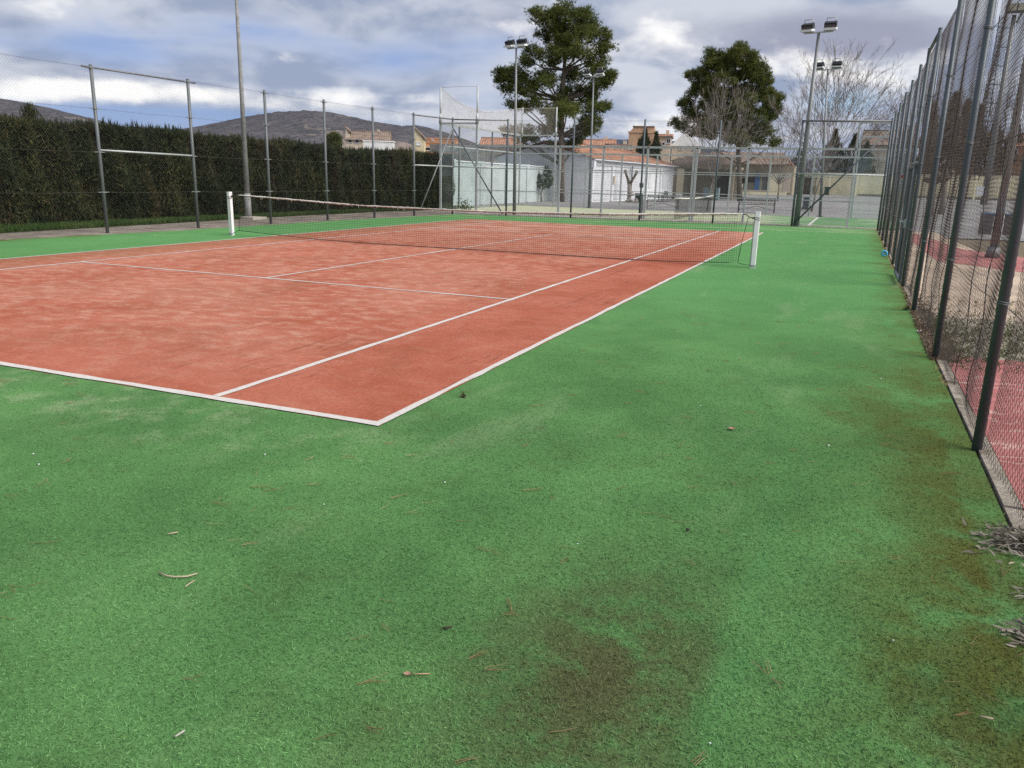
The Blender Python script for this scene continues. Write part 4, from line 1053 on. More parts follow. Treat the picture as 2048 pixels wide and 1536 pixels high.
wb = thing('white_building', 'long white single-storey building with a terracotta roof behind the cage', 'building')
gA, gB, gC = np.array([-15.27, 53.0]), np.array([-13.75, 75.0]), np.array([-22.6, 53.0])
ex = (gB-gA)/np.linalg.norm(gB-gA)
ridge0 = np.array([-18.9, 53.0]); ev, rz_ = 3.12, 4.15
b = MB()
b.prism([(gC[0], 53, -.05), (gA[0], 53, -.05), (gA[0], 53, ev), (ridge0[0], 53, rz_-.08), (gC[0], 53, ev)], (ex[0]*22, ex[1]*22, 0))
b.build('wall', M_wallw, wb)
rf_ = MB()
def rp(s, k, dz=0):   # k 0 = eave right, 1 = ridge ; s metres along
    e = gA+np.array([.35, -.15]); a = e+ex*s; c = ridge0+np.array([0, -.15])+ex*s
    p = a+(c-a)*k; return np.array([p[0], p[1], ev-.05+(rz_-ev+.07)*k+dz])
ns = int(22.4/.22)
V = []; F = []
for i in range(ns*4+1):
    s = i*.055; dz = .035*abs(math.sin(math.pi*i/4))
    for k in (0, .25, .5, .75, 1.0): V.append(rp(s, k, dz+.02*(k*4 % 1)))
    if i:
        for j in range(4): F.append(((i-1)*5+j, i*5+j, i*5+j+1, (i-1)*5+j+1))
me = bpy.data.meshes.new('roof'); me.from_pydata(V, [], F); me.materials.append(M_tile); roof = link('roof', me, wb)
b = MB(); b.prism([tuple(rp(0, 1, .03)), tuple(rp(22.4, 1, .03)), (rp(22.4, 1)[0]-3.9, rp(22.4, 1)[1], ev), (rp(0, 1)[0]-3.9, rp(0, 1)[1], ev)], (0, 0, .06)); b.build('roof', M_tile, wb)
MB().tube([tuple(rp(s, 1, .06)) for s in np.arange(0, 22.4, .8)], .09, 6).build('ridge_tiles', M_tile, wb)
MB().bar(tuple(rp(0, 0, -.06)+np.array([.02, 0, 0])), tuple(rp(22.4, 0, -.06)+np.array([.02, 0, 0])), .09).build('gutter', M_shut, wb)
nx = np.array([ex[1], -ex[0]])
def along(s, off, z): p = gA+ex*s+nx*off; return (p[0], p[1], z)
def wallbox(name, s0, s1, off0, off1, z0, z1, mt):
    p = [along(s0, off0, z0), along(s1, off0, z0), along(s1, off1, z0), along(s0, off1, z0)]
    return MB().prism(p, (0, 0, z1-z0)).build(name, mt, wb)
wallbox('fascia_band', .1, 22, .002, .07, 2.62, 2.9, M_wallw)
for s in (.15, 4.5, 8.9, 13.2, 17.5): wallbox('pilaster', s, s+.45, .003, .13, 0, 2.6, M_wallw)
for s in (.75, 5.1, 9.5): 
    sh = wallbox('shutter', s, s+3.6, .004, .03, .12, 2.35, M_shut)
    for k in range(14): 
        zz = .2+k*.155; o = MB().prism([along(s+.04, .031, zz), along(s+3.56, .031, zz), along(s+3.56, .045, zz), along(s+.04, .045, zz)], (0, 0, .10)).build('slat', M_shut, wb); o.parent = sh
for s in (14.2, 18.4): wallbox('window', s, s+.5, .004, .05, 1.0, 2.2, M_shut)
wallbox('downpipe', .05, .14, .14, .22, 0, 2.9, M_shut); wallbox('gutter_box', -.1, .3, .02, .35, 2.45, 2.95, M_wallw)
wallbox('meter_box', 4.6, 4.85, .14, .28, 1.35, 1.9, M_cream); wallbox('downpipe', 8.98, 9.08, .14, .22, 0, 2.7, M_bar)
wallbox('wall_plaque', 11.6, 12.6, .046, .08, 1.05, 1.4, M_dark)
# porch at its far end
pr = thing('open_porch', 'shaded open porch on pale columns at the end of the white building', 'porch', (-12.6, 76, 0))
MB().box((1.5, 3.0, 3.0), (6.0, 6.0, .22)).build('roof_slab', M_beige, pr)
MB().prism([(-1.6, -.2, 3.12), (4.7, -.2, 3.12), (4.7, 3, 3.9), (-1.6, 3, 3.9)], (0, 0, .1)).build('roof', M_tilebr, pr)
MB().box((1.5, 5.6, 1.45), (5.8, .2, 2.9)).build('back_wall', M_beige, pr)
for x in (-1.2, .7, 2.6, 4.3): MB().box((x, .2, 1.45), (.26, .26, 2.9)).build('column', M_beige, pr)
MB().box((2.6, 5.45, 1.2), (2.2, .06, 2.2)).build('doorway', M_dark, pr)
MB().box((2.2, 1.5, .55), (1.5, .7, 1.1)).build('counter', plain('pale blue drum', (.28, .38, .42), .6), pr)

# white boundary wall left of the gable
bw = thing('white_wall', 'white rendered boundary wall with pillars behind the padel glass', 'wall')
MB().prism([(-18.1, 36.2, -.05), (-17.85, 36.2, -.05), (-18.35, 52.6, -.05), (-18.6, 52.6, -.05)], (0, 0, 2.42)).build('wall_run', M_wallbl, bw)
for yy in (36.2, 40.2, 44.2, 48.2): MB().box((-17.96-(yy-36)*.03, yy, 1.25), (.36, .5, 2.5)).build('pillar', M_wallbl, bw)
MB().prism([(-18.15, 36.1, 2.38), (-17.8, 36.1, 2.38), (-18.3, 52.6, 2.38), (-18.65, 52.6, 2.38)], (0, 0, .07)).build('coping', M_wallw, bw)
sw = thing('stone_wall', 'grey stone terrace wall above the white boundary wall', 'wall')
random.seed(5)
for r_ in range(5):
    xx = -42.0+random.random()
    while xx < -25:
        w = random.uniform(.7, 1.6)
        MB().box((xx+w/2, 78+random.uniform(-.08, .08), .55+r_*.9+.42), (w-.06, .6, .84)).build('stone', M_grey, sw); xx += w
# long yellow wall on the right and yellow building
yw = thing('yellow_wall', 'long pale yellow wall at the back of the asphalt yard', 'wall')
MB().prism([(-9.4, 149, -.05), (30, 141, -.05), (30, 141.3, -.05), (-9.4, 149.3, -.05)], (0, 0, 3.65)).build('wall_run', M_yellow, yw)
MB().prism([(-9.4, 148.9, 3.6), (30, 140.9, 3.6), (30, 141.4, 3.6), (-9.4, 149.4, 3.6)], (0, 0, .12)).build('coping', M_cream, yw)
MB().prism([(3, 146.3, 0), (30, 140.8, 0), (30, 140.9, 0), (3, 146.4, 0)], (0, 0, .3)).build('plinth', M_grey, yw)
for i in range(9):
    x = -6+i*4.3; MB().box((x, 148.2-(x+9.4)*.203, 1.8), (.35, .25, 3.62)).build('pier', M_yellow, yw)
p0 = P(1606, 390, 146); MB().box((p0[0], 147.0, 1.55), (2.6, .5, 3.1)).build('gateway', M_dark, yw)
yb_ = thing('yellow_building', 'low yellow building with dark barred windows and a blue column', 'building')
Yb = 131.0
def bx(name, u0, u1, v0, v1, dy, mt, th=.2, par=None):
    a, c = P(u0, v0, Yb), P(u1, v1, Yb)
    return MB().box(((a[0]+c[0])/2, Yb+dy, (a[2]+c[2])/2), (abs(c[0]-a[0]), th, abs(c[2]-a[2]))).build(name, mt, par or yb_)
a_, c_ = P(1405, 387, Yb), P(1583, 387, Yb)
MB().box(((a_[0]+c_[0])/2, Yb+3.3, 2.2), (c_[0]-a_[0], 6, 4.4)).build('wall', M_beige, yb_)
bx('wall', 1537, 1570, 346, 386, .1, M_yellow, .3); bx('wall', 1400, 1412, 340, 373, .1, M_yellow, .3); bx('wall', 1570, 1578, 345, 386, .0, M_cream, .4)
for (u0, u1, v0, v1) in ((1425, 1462, 352, 386), (1466, 1490, 356, 366), (1496, 1512, 354, 365)): bx('window', u0, u1, v0, v1, .2, M_dark, .15)
dr = bx('door', 1523, 1536, 355, 381, .2, M_dark, .15)
for k in range(6): bx('door_bar', 1523.5+k*2.3, 1524.1+k*2.3, 355, 381, .08, M_galv, .05, dr)
bx('column', 1512, 1518, 347, 381, -.4, M_blue, .4); bx('column', 1444, 1448, 342, 376, -.5, M_cream, .3); bx('column', 1440, 1443, 342, 376, -.5, M_cream, .3); bx('column', 1518, 1522, 352, 382, -.1, M_beige, .3)
bx('eave_beam', 1405, 1540, 347, 350, -.7, M_beige, 1.2)
a_, c_, d_ = P(1395, 346, Yb), P(1580, 346, Yb), P(1490, 322, Yb)
MB().prism([(a_[0], Yb-.9, 4.45), (c_[0], Yb-.9, 4.45), (c_[0]-1.5, Yb+3.2, 6.3), (a_[0]+1.5, Yb+3.2, 6.3)], (0, 0, .16)).build('roof', M_tilebr, yb_)
MB().prism([(a_[0], Yb+7, 4.45), (c_[0], Yb+7, 4.45), (c_[0]-1.5, Yb+3.25, 6.3), (a_[0]+1.5, Yb+3.25, 6.3)], (0, 0, .16)).build('roof', M_tile, yb_)
lw = thing('low_wall', 'low cream wall in front of the yellow building', 'wall'); Yb = 124.0
bx('wall_run', 1484, 1572, 382, 391, 0, M_yellow, .4, lw); bx('coping', 1483, 1573, 381, 382.4, 0, M_cream, .55, lw)
# yellow tubular barrier
br = thing('barrier_rail', 'yellow and white tubular barrier before the yellow building', 'barrier'); Yb = 96.0
for (v_) in (373, 388, 392.5): 
    a_, c_ = P(1426, v_, Yb), P(1484, v_+.5, Yb); MB().tube([tuple(a_), tuple(c_)], .06, 6).build('rail', plain('yellow rail paint', (.62, .48, .12), .5) if v_ == 373 else M_galvlt, br)
for u in (1426, 1441, 1451, 1470, 1484):
    a_, c_ = P(u, 368, Yb), P(u-3, 397, Yb); MB().tube([(a_[0], Yb, a_[2]), (a_[0], Yb, 0)], .07, 6).build('upright', M_cream if u < 1460 else M_galvlt, br)

# wheelie bins
def bin_(label, u, v, Y, h, w, mt, rim):
    q = P(u, v, Y); t = thing('wheelie_bin', label, 'bin', (q[0], Y, 0), 0, 'rubbish bins in the yard')
    MB().prism([(-w*.42, -w*.4, .06), (w*.42, -w*.4, .06), (w*.42, w*.4, .06), (-w*.42, w*.4, .06)], (0, 0, h*.86)).build('body', mt, t)
    MB().prism([(-w*.52, -w*.52, h*.90), (w*.52, -w*.52, h*.90), (w*.52, w*.55, h*.96), (-w*.52, w*.55, h*.96)], (0, 0, h*.07)).build('lid', rim, t)
    for s in (-1, 1): MB().tube([(s*w*.46, w*.36, .1), (s*w*.54, w*.36, .1)], .1, 10).build('wheel', M_black, t)
    MB().tube([(-w*.35, w*.6, h*.9), (w*.35, w*.6, h*.9)], .02, 5).build('handle', mt, t)
bin_('dark green wheelie bin standing against the yellow wall', 1653, 389, 138, 1.35, .85, M_green, M_green)
bin_('grey-blue litter bin beside the leaning tree trunk', 1612, 421, 51.2, .92, .55, M_galvdk, M_galv)

# benches
def bench(label, u0, u1, Y, rz=0.0):
    a_, c_ = P(u0, 400, Y), P(u1, 400, Y); w = (c_[0]-a_[0])
    t = thing('park_bench', label, 'bench', ((a_[0]+c_[0])/2, Y, 0), rz, 'iron benches by the cage')
    iron = plain('dark iron', (.045, .038, .034), .55)
    for s in (-1, 1):
        b = MB(); x = s*(w/2-.05)
        b.tube([(x, -.22, 0), (x, -.20, .25), (x, -.24, .42)], .022, 6).tube([(x, .22, 0), (x, .20, .4), (x, .30, .82)], .022, 6)
        b.tube([(x, -.24, .42), (x, .2, .42)], .02, 6).tube([(x, -.24, .42), (x, -.26, .62), (x, .05, .64), (x, .24, .6)], .018, 6)
        b.build('end_frame', iron, t)
    for k in range(4): MB().box((0, -.2+k*.125, .44), (w-.06, .09, .03)).build('seat_slat', plain('bench slats', (.07, .055, .045), .7), t)
    bk = MB()
    for z in (.52, .66, .80): bk.tube([(-w/2+.05, .21+(z-.4)*.2, z), (w/2-.05, .21+(z-.4)*.2, z)], .014, 5)
    k = 0
    for x in np.arange(-w/2+.1, w/2-.05, .09):
        bk.tube([(x+.035*math.cos(a), .255, .73+.05*math.sin(a)) for a in np.linspace(0, 6.283, 9)], .014, 4, False)
        if k % 2: bk.tube([(x-.05, .235, .53), (x, .245, .60), (x+.05, .25, .66)], .010, 4, False)
        k += 1
    bk.build('cast_back', iron, t)
    MB().tube([(-w/2+.06, 0, .12), (0, 0, .36), (w/2-.06, 0, .12)], .014, 5).build('stretcher', iron, t)
bench('iron bench with a scrolled back, nearer the thick floodlight post', 1477, 1552, 44.2, .02)
bench('iron bench half hidden behind the slack padel net', 1292, 1358, 44.0, .02)
bench('iron bench standing along the white wall', 1300, 1350, 62.0, -1.2)
# stone planter and dark box by the plane tree
q = G(1263, 404); pl2 = thing('stone_planter', 'heap of pale stones round the foot of the Y-shaped tree', 'planter', (q[0]+.1, q[1]-.4, 0))
gg = np.random.default_rng(77)
for k in range(26):
    p_ = gg.normal(0, .24, 3); s_ = gg.uniform(.08, .17)
    MB().box((p_[0], p_[1]*.6, abs(p_[2])*1.1+.06), (s_*1.3, s_, s_*.8), gg.uniform(0, 3), gg.uniform(-.5, .5)).build('stone', M_grey if k % 3 else M_paleconc, pl2)
q = G(1276, 404); pb = thing('litter_bin', 'small dark square litter bin beside the heap of stones', 'bin', (q[0]+.1, q[1]-.2, 0))
MB().prism([(-.24, -.24, 0), (.24, -.24, 0), (.24, .24, 0), (-.24, .24, 0)], (0, 0, .62)).build('body', M_black, pb)
MB().box((0, 0, .64), (.54, .54, .05)).build('rim', M_bar, pb)

# village houses beyond
def house(name, label, u0, u1, vtop, vb, Y, wallm, roofm, roof_h=0.0, depth=8.0, wins=(), winm=None, ridge_side=0):
    a_, c_ = P(u0, vtop, Y), P(u1, vtop, Y); h = (a_[2]+c_[2])/2
    cx = (a_[0]+c_[0])/2; az = math.atan2(cx-CAMP[0], Y-CAMP[1]); th = -az*.85; k = math.cos(az*.85)
    w = (c_[0]-a_[0])*k
    t = thing(name, label, 'house', (cx-math.sin(th)*depth/2, Y+math.cos(th)*depth/2, 0), th)
    MB().box((0, 0, h/2), (w, depth, h)).build('wall', wallm, t)
    if roofm is not None:
        if ridge_side == 0:
            b = MB(); n_ = max(4, int(w/.45))
            for sg in (-1, 1):
                V = []; F = []
                for i_ in range(n_*2+1):
                    x = -w/2-.3+(w+.6)*i_/(n_*2); dz = .07*(i_ % 2)
                    V += [(x, sg*(depth/2+.4), h-.02+dz), (x, 0, h+roof_h+dz)]
                    if i_: F.append((2*i_-2, 2*i_, 2*i_+1, 2*i_-1))
                b.add(V, F)
            b.prism([(-w/2-.28, -depth/2-.36, h-.12), (-w/2-.28, 0, h+roof_h-.1), (-w/2-.28, depth/2+.36, h-.12)], (w+.56, 0, 0))
            b.build('roof', roofm, t)
            MB().tube([(-w/2-.3, 0, h+roof_h+.08), (w/2+.3, 0, h+roof_h+.08)], .14, 6).build('ridge_tiles', roofm, t)
            MB().box((w*.22, depth*.12, h+roof_h*.8+.35), (.6, .6, 1.2)).build('chimney', wallm, t)
            MB().bar((-w/2-.3, -depth/2-.45, h-.06), (w/2+.3, -depth/2-.45, h-.06), .12).build('gutter', M_bar, t)
        elif ridge_side == 1:
            MB().prism([(-w/2-.3, -depth/2-.3, h-.02), (0, -depth/2-.3, h+roof_h), (w/2+.3, -depth/2-.3, h-.02)], (0, depth+.6, 0)).build('roof', roofm, t)
        else:
            MB().prism([(-w/2, -depth/2, h-.02), (-w/2, -depth/2, h+roof_h), (w/2, -depth/2, h-.02)], (0, depth, 0)).build('upper_wall', wallm, t)
            MB().prism([(-w/2-.1, -depth/2-.3, h+roof_h), (-w/2-.1, -depth/2-.3, h+roof_h+.3), (w/2+.3, -depth/2-.3, h+.3), (w/2+.3, -depth/2-.3, h)], (0, depth+.6, 0)).build('roof', roofm, t)
    else:
        MB().box((0, 0, h+.12), (w+.25, depth+.25, .22)).build('parapet', wallm, t)
    for (uu0, uu1, vv0, vv1) in wins:
        p_, q_ = P(uu0, vv0, Y), P(uu1, vv1, Y); xm = ((p_[0]+q_[0])/2-cx)*k; ww = (q_[0]-p_[0])*k; zm = (p_[2]+q_[2])/2; hh_ = p_[2]-q_[2]
        fr_ = MB()
        for sx in (-1, 1): fr_.box((xm+sx*(ww/2+.06), -depth/2-.04, zm), (.12, .12, hh_+.24))
        fr_.box((xm, -depth/2-.04, zm+hh_/2+.06), (ww, .12, .12)); fr_.box((xm, -depth/2-.07, zm-hh_/2-.07), (ww+.3, .2, .12))
        wf = fr_.build('window', M_shut, t)
        MB().box((xm, -depth/2-.012, zm), (ww, .02, hh_)).build('pane', winm or M_dark, wf)
    return t
house('village_house', 'cream house with a long brown tiled roof above the hedge', 694, 776, 280, 300, 150, M_cream, M_tilebr, 1.9, 9, [(699, 705, 280.5, 285.5), (712, 718, 281, 286), (728, 736, 281, 283.5), (748, 755, 281.5, 284), (762, 771, 282, 284.5)])
house('village_house', 'gable end of the cream house, with a sloping top', 691, 699, 266, 300, 148.8, M_cream, M_tilebr, 1.2, 9, [], None, 2)
house('flat_annex', 'white flat-roofed block in front of the brown-roofed house', 728, 785, 283.5, 298, 140, M_white, None, 0, 5)
house('village_house', 'tall narrow yellow house with a one-sided sloping roof', 828, 848, 279, 300, 150, M_paleyel, M_tilebr, 2.4, 7, [(834, 841, 285, 290)], M_white, 2)
house('village_house', 'low orange brick house right of the narrow yellow house', 847, 876, 286, 305, 155, M_orange, None, 0, 9, [(850, 872, 295, 301)])
house('village_house', 'orange brick house with a flat top behind the padel pole', 855, 912, 278, 300, 165, M_orange, None, 0, 9, [(865, 867, 279, 281)])
house('village_house', 'terracotta-roofed house seen through the left end of the cage', 962, 1040, 291, 300, 150, M_cream, M_tile, 1.6, 10, [(1000, 1006, 294, 298)])
house('village_house', 'tan house with a shallow gable beyond the white building', 1160, 1228, 291, 305, 140, M_cream, M_tile, 1.1, 9, [], None, 0)
house('tower_block', 'orange brick tower with a slanted top behind the two cypresses', 1258, 1308, 266, 300, 135, M_tan, None, 0, 9)
tw_ = [o for o in COL.objects if o.name.startswith('tower_block')][0]
a_, c_ = P(1258, 266, 135), P(1308, 253.5, 135); wv = c_[0]-a_[0]
MB().prism([(-wv/2, -4.5, a_[2]), (wv/2, -4.5, a_[2]), (wv/2, -4.5, c_[2]), (-wv/2+.9, -4.5, c_[2])], (0, 9, 0)).build('upper_wall', M_tan, tw_)
MB().box((.3, 0, c_[2]+.05), (wv*.86, 9.3, .18)).build('roof_cap', M_tilebr, tw_)
house('village_house', 'white house with twin windows and a terracotta top right of the tower', 1310, 1342, 272, 300, 138, M_cream, M_tile, .35, 8, [(1334, 1336, 278, 286), (1338, 1340, 278, 286), (1325, 1329, 285, 290)])
house('village_house', 'pale house with a white sloping roof beside the broad pine', 1344, 1400, 292, 300, 142, M_cream, M_white, 2.6, 8, [(1360, 1364, 294, 299)], None, 1)
house('village_house', 'dark roofed shed low behind the cage, right of the cypresses', 1210, 1262, 300, 310, 128, M_cream, M_tilebr, .9, 7, [(1228, 1236, 301, 306), (1242, 1250, 301, 306)])
house('village_house', 'brown roofed house at the corner of the far fence', 1725, 1830, 290, 330, 168, M_cream, M_tilebr, 2.9, 12)
house('village_house', 'brown pitched roof peeping above the trellis hedge', 1345, 1470, 322, 340, 112, M_beige, M_tilebr, 1.2, 8, [], None, 1)
house('village_house', 'terracotta red house at the far right behind the lamp pole', 2018, 2110, 292, 345, 160, M_orange, M_tile, 2.2, 12, [(2025, 2033, 300, 312)])
q = P(668, 285, 120)
t = thing('round_tree', 'round green tree poking above the hedge beside the cream house', 'tree', (q[0], 120, 0))
gg = np.random.default_rng(91); hh = P(668, 258, 120)[2]; rw = 21*(124/FPX)
MB().tube([(0, 0, 0), (0, 0, hh-1.2)], [.2, .08], 7).build('trunk', M_bark, t)
cc = [ellipsoid_pts((dx*rw, 0, hh-rw*1.0+dz), (rw*.55, rw*.55, rw*.5), 260, gg, .3) for dx, dz in ((0, .45), (-.5, .1), (.5, .15), (0, -.2), (-.6, -.9), (.55, -.8), (0, -1.2))]
V, F = tufts(np.vstack(cc), 4, .32, .10, .5, 1, 91); link('crown', np_mesh('crown', V, F, M_pine), t)['kind'] = 'stuff'

# ------------------------------------------------------------------ hills
def hill_mat(name, rock, scrub, pale, sc):
    def fn(n, b):
        o = n.obj()
        c = n.mix(n.smooth(n.noise(o, sc*.35, 8, .68, .4), .4, .62), rock, tuple(.5*(p+q) for p, q in zip(rock, scrub)))
        c = n.mix(n.smooth(n.noise(o, sc*3, 6, .75), .52, .60), c, scrub)
        c = n.mix(n.math('MULTIPLY', n.smooth(n.noise(n.map(o, loc=(40, 9, 3)), sc*.22, 7, .65, .6), .58, .66), .8), c, pale)  # pale patches; on the scrub hills, sunlight put into the colour
        n._set(b.inputs['Base Color'], c); b.inputs['Roughness'].default_value = 1; b.inputs['Specular IOR Level'].default_value = 0
        n._set(b.inputs['Normal'], n.bump(n.noise(o, sc*1.5, 8, .7), .8, 6))
    return mat(name, fn)
M_hillA = hill_mat('hazed scrub hill', (.112, .104, .116), (.042, .050, .056), (.23, .195, .175), .03)  # distance haze is put into the rock and scrub colours
M_hillB = hill_mat('hazed far ridge', (.085, .095, .12), (.05, .06, .08), (.10, .105, .125), .02)  # blue of the distance haze is put into the ridge colours
def hill(name, prof, Y, front, back, mt, amp, seed, nx_=160, nt=44):
    g = np.random.default_rng(seed)
    ux = [p[0] for p in prof]; vy = [p[1] for p in prof]
    us = np.linspace(ux[0], ux[-1], nx_); V = []; F = []
    ph = g.uniform(0, 6.28, 12)
    rid = [P(u, float(np.interp(u, ux, vy)), Y) for u in us]
    ts = np.concatenate([np.linspace(0, 1, nt), np.linspace(1.08, 1.7, 8)])
    for j, t in enumerate(ts):
        for i, rp_ in enumerate(rid):
            prof_t = min(t, 1)**1.35 if t <= 1 else math.cos((t-1)/.7*math.pi/2)
            yy = Y-front*(1-t) if t <= 1 else Y+back*(t-1)/.7
            gul = 0
            for k in range(6): gul += math.sin(i*(.09*1.9**k)+ph[k]+t*1.5*k)/(1.5**k)
            z = max(0, rp_[2])*prof_t+amp*gul*math.sin(math.pi*min(t, 1))*.9
            if t == 1: z = max(0, rp_[2])
            zz = z+(amp*.10*g.normal() if t < .97 else amp*.35*max(0, g.normal()-.3))
            V.append((rp_[0]+amp*.5*gul*.3*(1-abs(2*min(t, 1)-1)), yy, zz-2 if t > 0 else -5))
        if j:
            for i in range(nx_-1): F.append(((j-1)*nx_+i, (j-1)*nx_+i+1, j*nx_+i+1, j*nx_+i))
    o = link(name, np_mesh(name, np.array(V), np.array(F), mt, True)); o['kind'] = 'structure'
    return o
hill('hill', [(-420, 150), (-200, 165), (0, 196), (35, 204), (70, 212), (120, 226), (160, 240), (200, 252), (260, 265), (330, 272), (420, 300)], 1500, 700, 500, M_hillA, 3.5, 3)
hill('hill', [(330, 300), (385, 262), (410, 256), (440, 250), (460, 240), (490, 232), (520, 227), (560, 222), (620, 220), (655, 222), (690, 231), (730, 239), (770, 245), (800, 251), (830, 249), (860, 258), (890, 270), (920, 280), (960, 290), (1010, 305), (1060, 330)], 1750, 800, 600, M_hillA, 4.0, 5, 220)
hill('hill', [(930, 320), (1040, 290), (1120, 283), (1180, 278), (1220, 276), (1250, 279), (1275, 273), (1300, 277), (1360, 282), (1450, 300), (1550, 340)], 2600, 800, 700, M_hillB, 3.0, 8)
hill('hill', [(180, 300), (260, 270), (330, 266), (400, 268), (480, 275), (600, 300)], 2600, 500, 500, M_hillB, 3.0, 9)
M_scar = hill_mat('pale quarry rock', (.33, .27, .245), (.24, .20, .18), (.42, .36, .33), .08)
hill('quarry_bank', [(650, 330), (690, 268), (698, 262), (715, 268), (740, 269), (770, 271), (800, 275), (820, 284), (835, 282), (850, 300), (870, 330)], 330, 70, 60, M_scar, .7, 10, 80, 24)

# ------------------------------------------------------------------ small things lying about
def twig_thing(label, pts, r, mt, name='twig', cat='twig', grp=None):
    q = pts[0]; t = MB().tube([(p[0]-q[0], p[1]-q[1], p[2]) for p in pts], r, 6)
    return tag(t.build(name, mt, None, (q[0], q[1], 0)), label, cat, grp)
M_stick = plain('pale stick', (.42, .36, .25), .8); M_stickdk = plain('dark stick', (.05, .038, .028), .8); M_bone = plain('bleached stick', (.46, .43, .37), .8)
def px_line(us, z=.012): return [(*G(u, v)[:2], z) for u, v in us]
twig_thing('long curved pale twig lying on the near green turf', px_line([(318, 1150), (335, 1157), (350, 1159), (375, 1158), (395, 1152)]), .0035, M_stick)
twig_thing('short pale twig just right of the long curved one', px_line([(371, 1179), (380, 1172), (390, 1166)]), .003, M_stick)
twig_thing('short straight pale twig above the long curved one', px_line([(336, 1073), (356, 1069)]), .0035, M_stick)
twig_thing('bleached white stick at the near left of the turf', px_line([(351, 1480), (362, 1473), (370, 1468)]), .0032, M_bone)
twig_thing('dark twig fragment in the middle of the near turf', px_line([(885, 1262), (895, 1261), (904, 1259)]), .004, M_stickdk)
twig_thing('dark twig fragment on the right of the near turf', px_line([(1371, 1063), (1379, 1064)]), .006, M_stickdk)
twig_thing('greenish straight twig at the right near the weeds', px_line([(1958, 1439), (1985, 1444)]), .003, M_stick)
M_leafbr = plain('dry brown leaf', (.36, .23, .15), .8, 0, .2, 30)
def leaf_thing(label, u, v, s, mt, rz, stem=0.0):
    q = G(u, v); b = MB()
    n_ = 5
    for i in range(n_):
        x0, x1 = -s+2*s*i/n_, -s+2*s*(i+1)/n_; w0, w1 = s*.7*math.sin(math.pi*i/n_)+.001, s*.7*math.sin(math.pi*(i+1)/n_)+.001
        z0, z1 = .006+s*.5*abs(x0/s)**2, .006+s*.5*abs(x1/s)**2
        b.add([(x0, -w0, z0+w0*.5), (x1, -w1, z1+w1*.5), (x1, 0, z1), (x0, 0, z0)], [(0, 1, 2, 3)]); b.add([(x0, 0, z0), (x1, 0, z1), (x1, w1, z1+w1*.6), (x0, w0, z0+w0*.6)], [(0, 1, 2, 3)])
    if stem: b.tube([(s*.8, 0, .01), (s+stem, .01, .008)], .002, 5)
    o = b.build('fallen_leaf', mt, None, (q[0], q[1], 0)); o.rotation_euler = (0, 0, rz); tag(o, label, 'leaf')
leaf_thing('curled brown leaf on the green to the right of the court corner', 1463, 861, .028, M_leafbr, .6)
leaf_thing('small brown leaf with a long stalk on the near turf', 815, 1353, .014, M_leafbr, .35, .06)
q = G(927, 795); weed('olive tuft of needles by the red court sideline', q[0], q[1], .022, 140, M_weedgreen, 9, 'needle_tuft')
q = G(1812, 620); weed('dark green sprout at the foot of the fence', q[0], q[1], .05, 141, M_bush, 12, 'sprout')
specks = [(530, 911, 7, 'white pebble on the green below the red court corner'), (890, 967, 6, 'white pebble on the green between the olive tuft and the dark twig'), (1657, 893, 8, 'white pebble nearest the first fence post'), (1401, 813, 6, 'white pebble just beyond the curled brown leaf'),
          (78, 931, 7, 'white pebble at the left edge of the near green, the lower of two'), (67, 910, 7, 'white pebble at the left edge of the near green, the upper of two'), (648, 1011, 5, 'small white pebble above the pale twigs on the near green'), (1155, 1090, 4, 'small white pebble in the middle of the near green'),
          (1786, 1284, 4, 'small white pebble on the olive stain by the withered weeds'), (1762, 759, 7, 'white pebble beyond the first fence post, the nearer of two'), (1800, 738, 6, 'white pebble beyond the first fence post, the farther of two'), (311, 471, 12, 'white pebble by the framed fence bay across the court'), (160, 501, 9, 'white pebble beside the far white sideline'),
          (1046, 576, 7, 'white pebble on the red service box beside the service line'), (1420, 1490, 4, 'small white pebble on the brown worn patch')]
for i, (u, v, mm, lb_) in enumerate(specks):
    q = G(u, v); b = MB(); s = mm*.8/1000.
    b.prism([(s*math.cos(a)*random.uniform(.7, 1.1), s*math.sin(a)*random.uniform(.7, 1.1), .004) for a in np.linspace(0, 5.2, 6)], (0, 0, s*.7))
    tag(b.build('white_pebble', M_white, None, (q[0], q[1], 0.002)), lb_, 'pebble', 'white pebbles')
q = G(1768, 513)
rb = thing('tape_roll', 'light blue plastic ring lying at the foot of the right fence', 'tape roll', (q[0], q[1], 0))
MB().tube([(.055*math.cos(a), 0, .075+.055*math.sin(a)) for a in np.linspace(0, 6.283, 17)], .024, 8, False).build('ring', plain('light blue plastic', (.10, .42, .62), .4), rb)
MB().tube([(.032*math.cos(a), 0, .075+.032*math.sin(a)) for a in np.linspace(0, 6.283, 17)], .01, 6, False).build('core_tube', M_blue, rb)
q = G(1838, 664); b = MB(); b.add([(-.02, -.03, .008), (.015, -.03, .012), (.025, .02, .025), (0, .035, .01), (-.025, .015, .015)], [(0, 1, 2), (0, 2, 3), (0, 3, 4)])
tag(b.build('paper_scrap', M_white, None, (q[0], q[1], 0.002)), 'crumpled white paper scrap at the fence foot', 'litter')

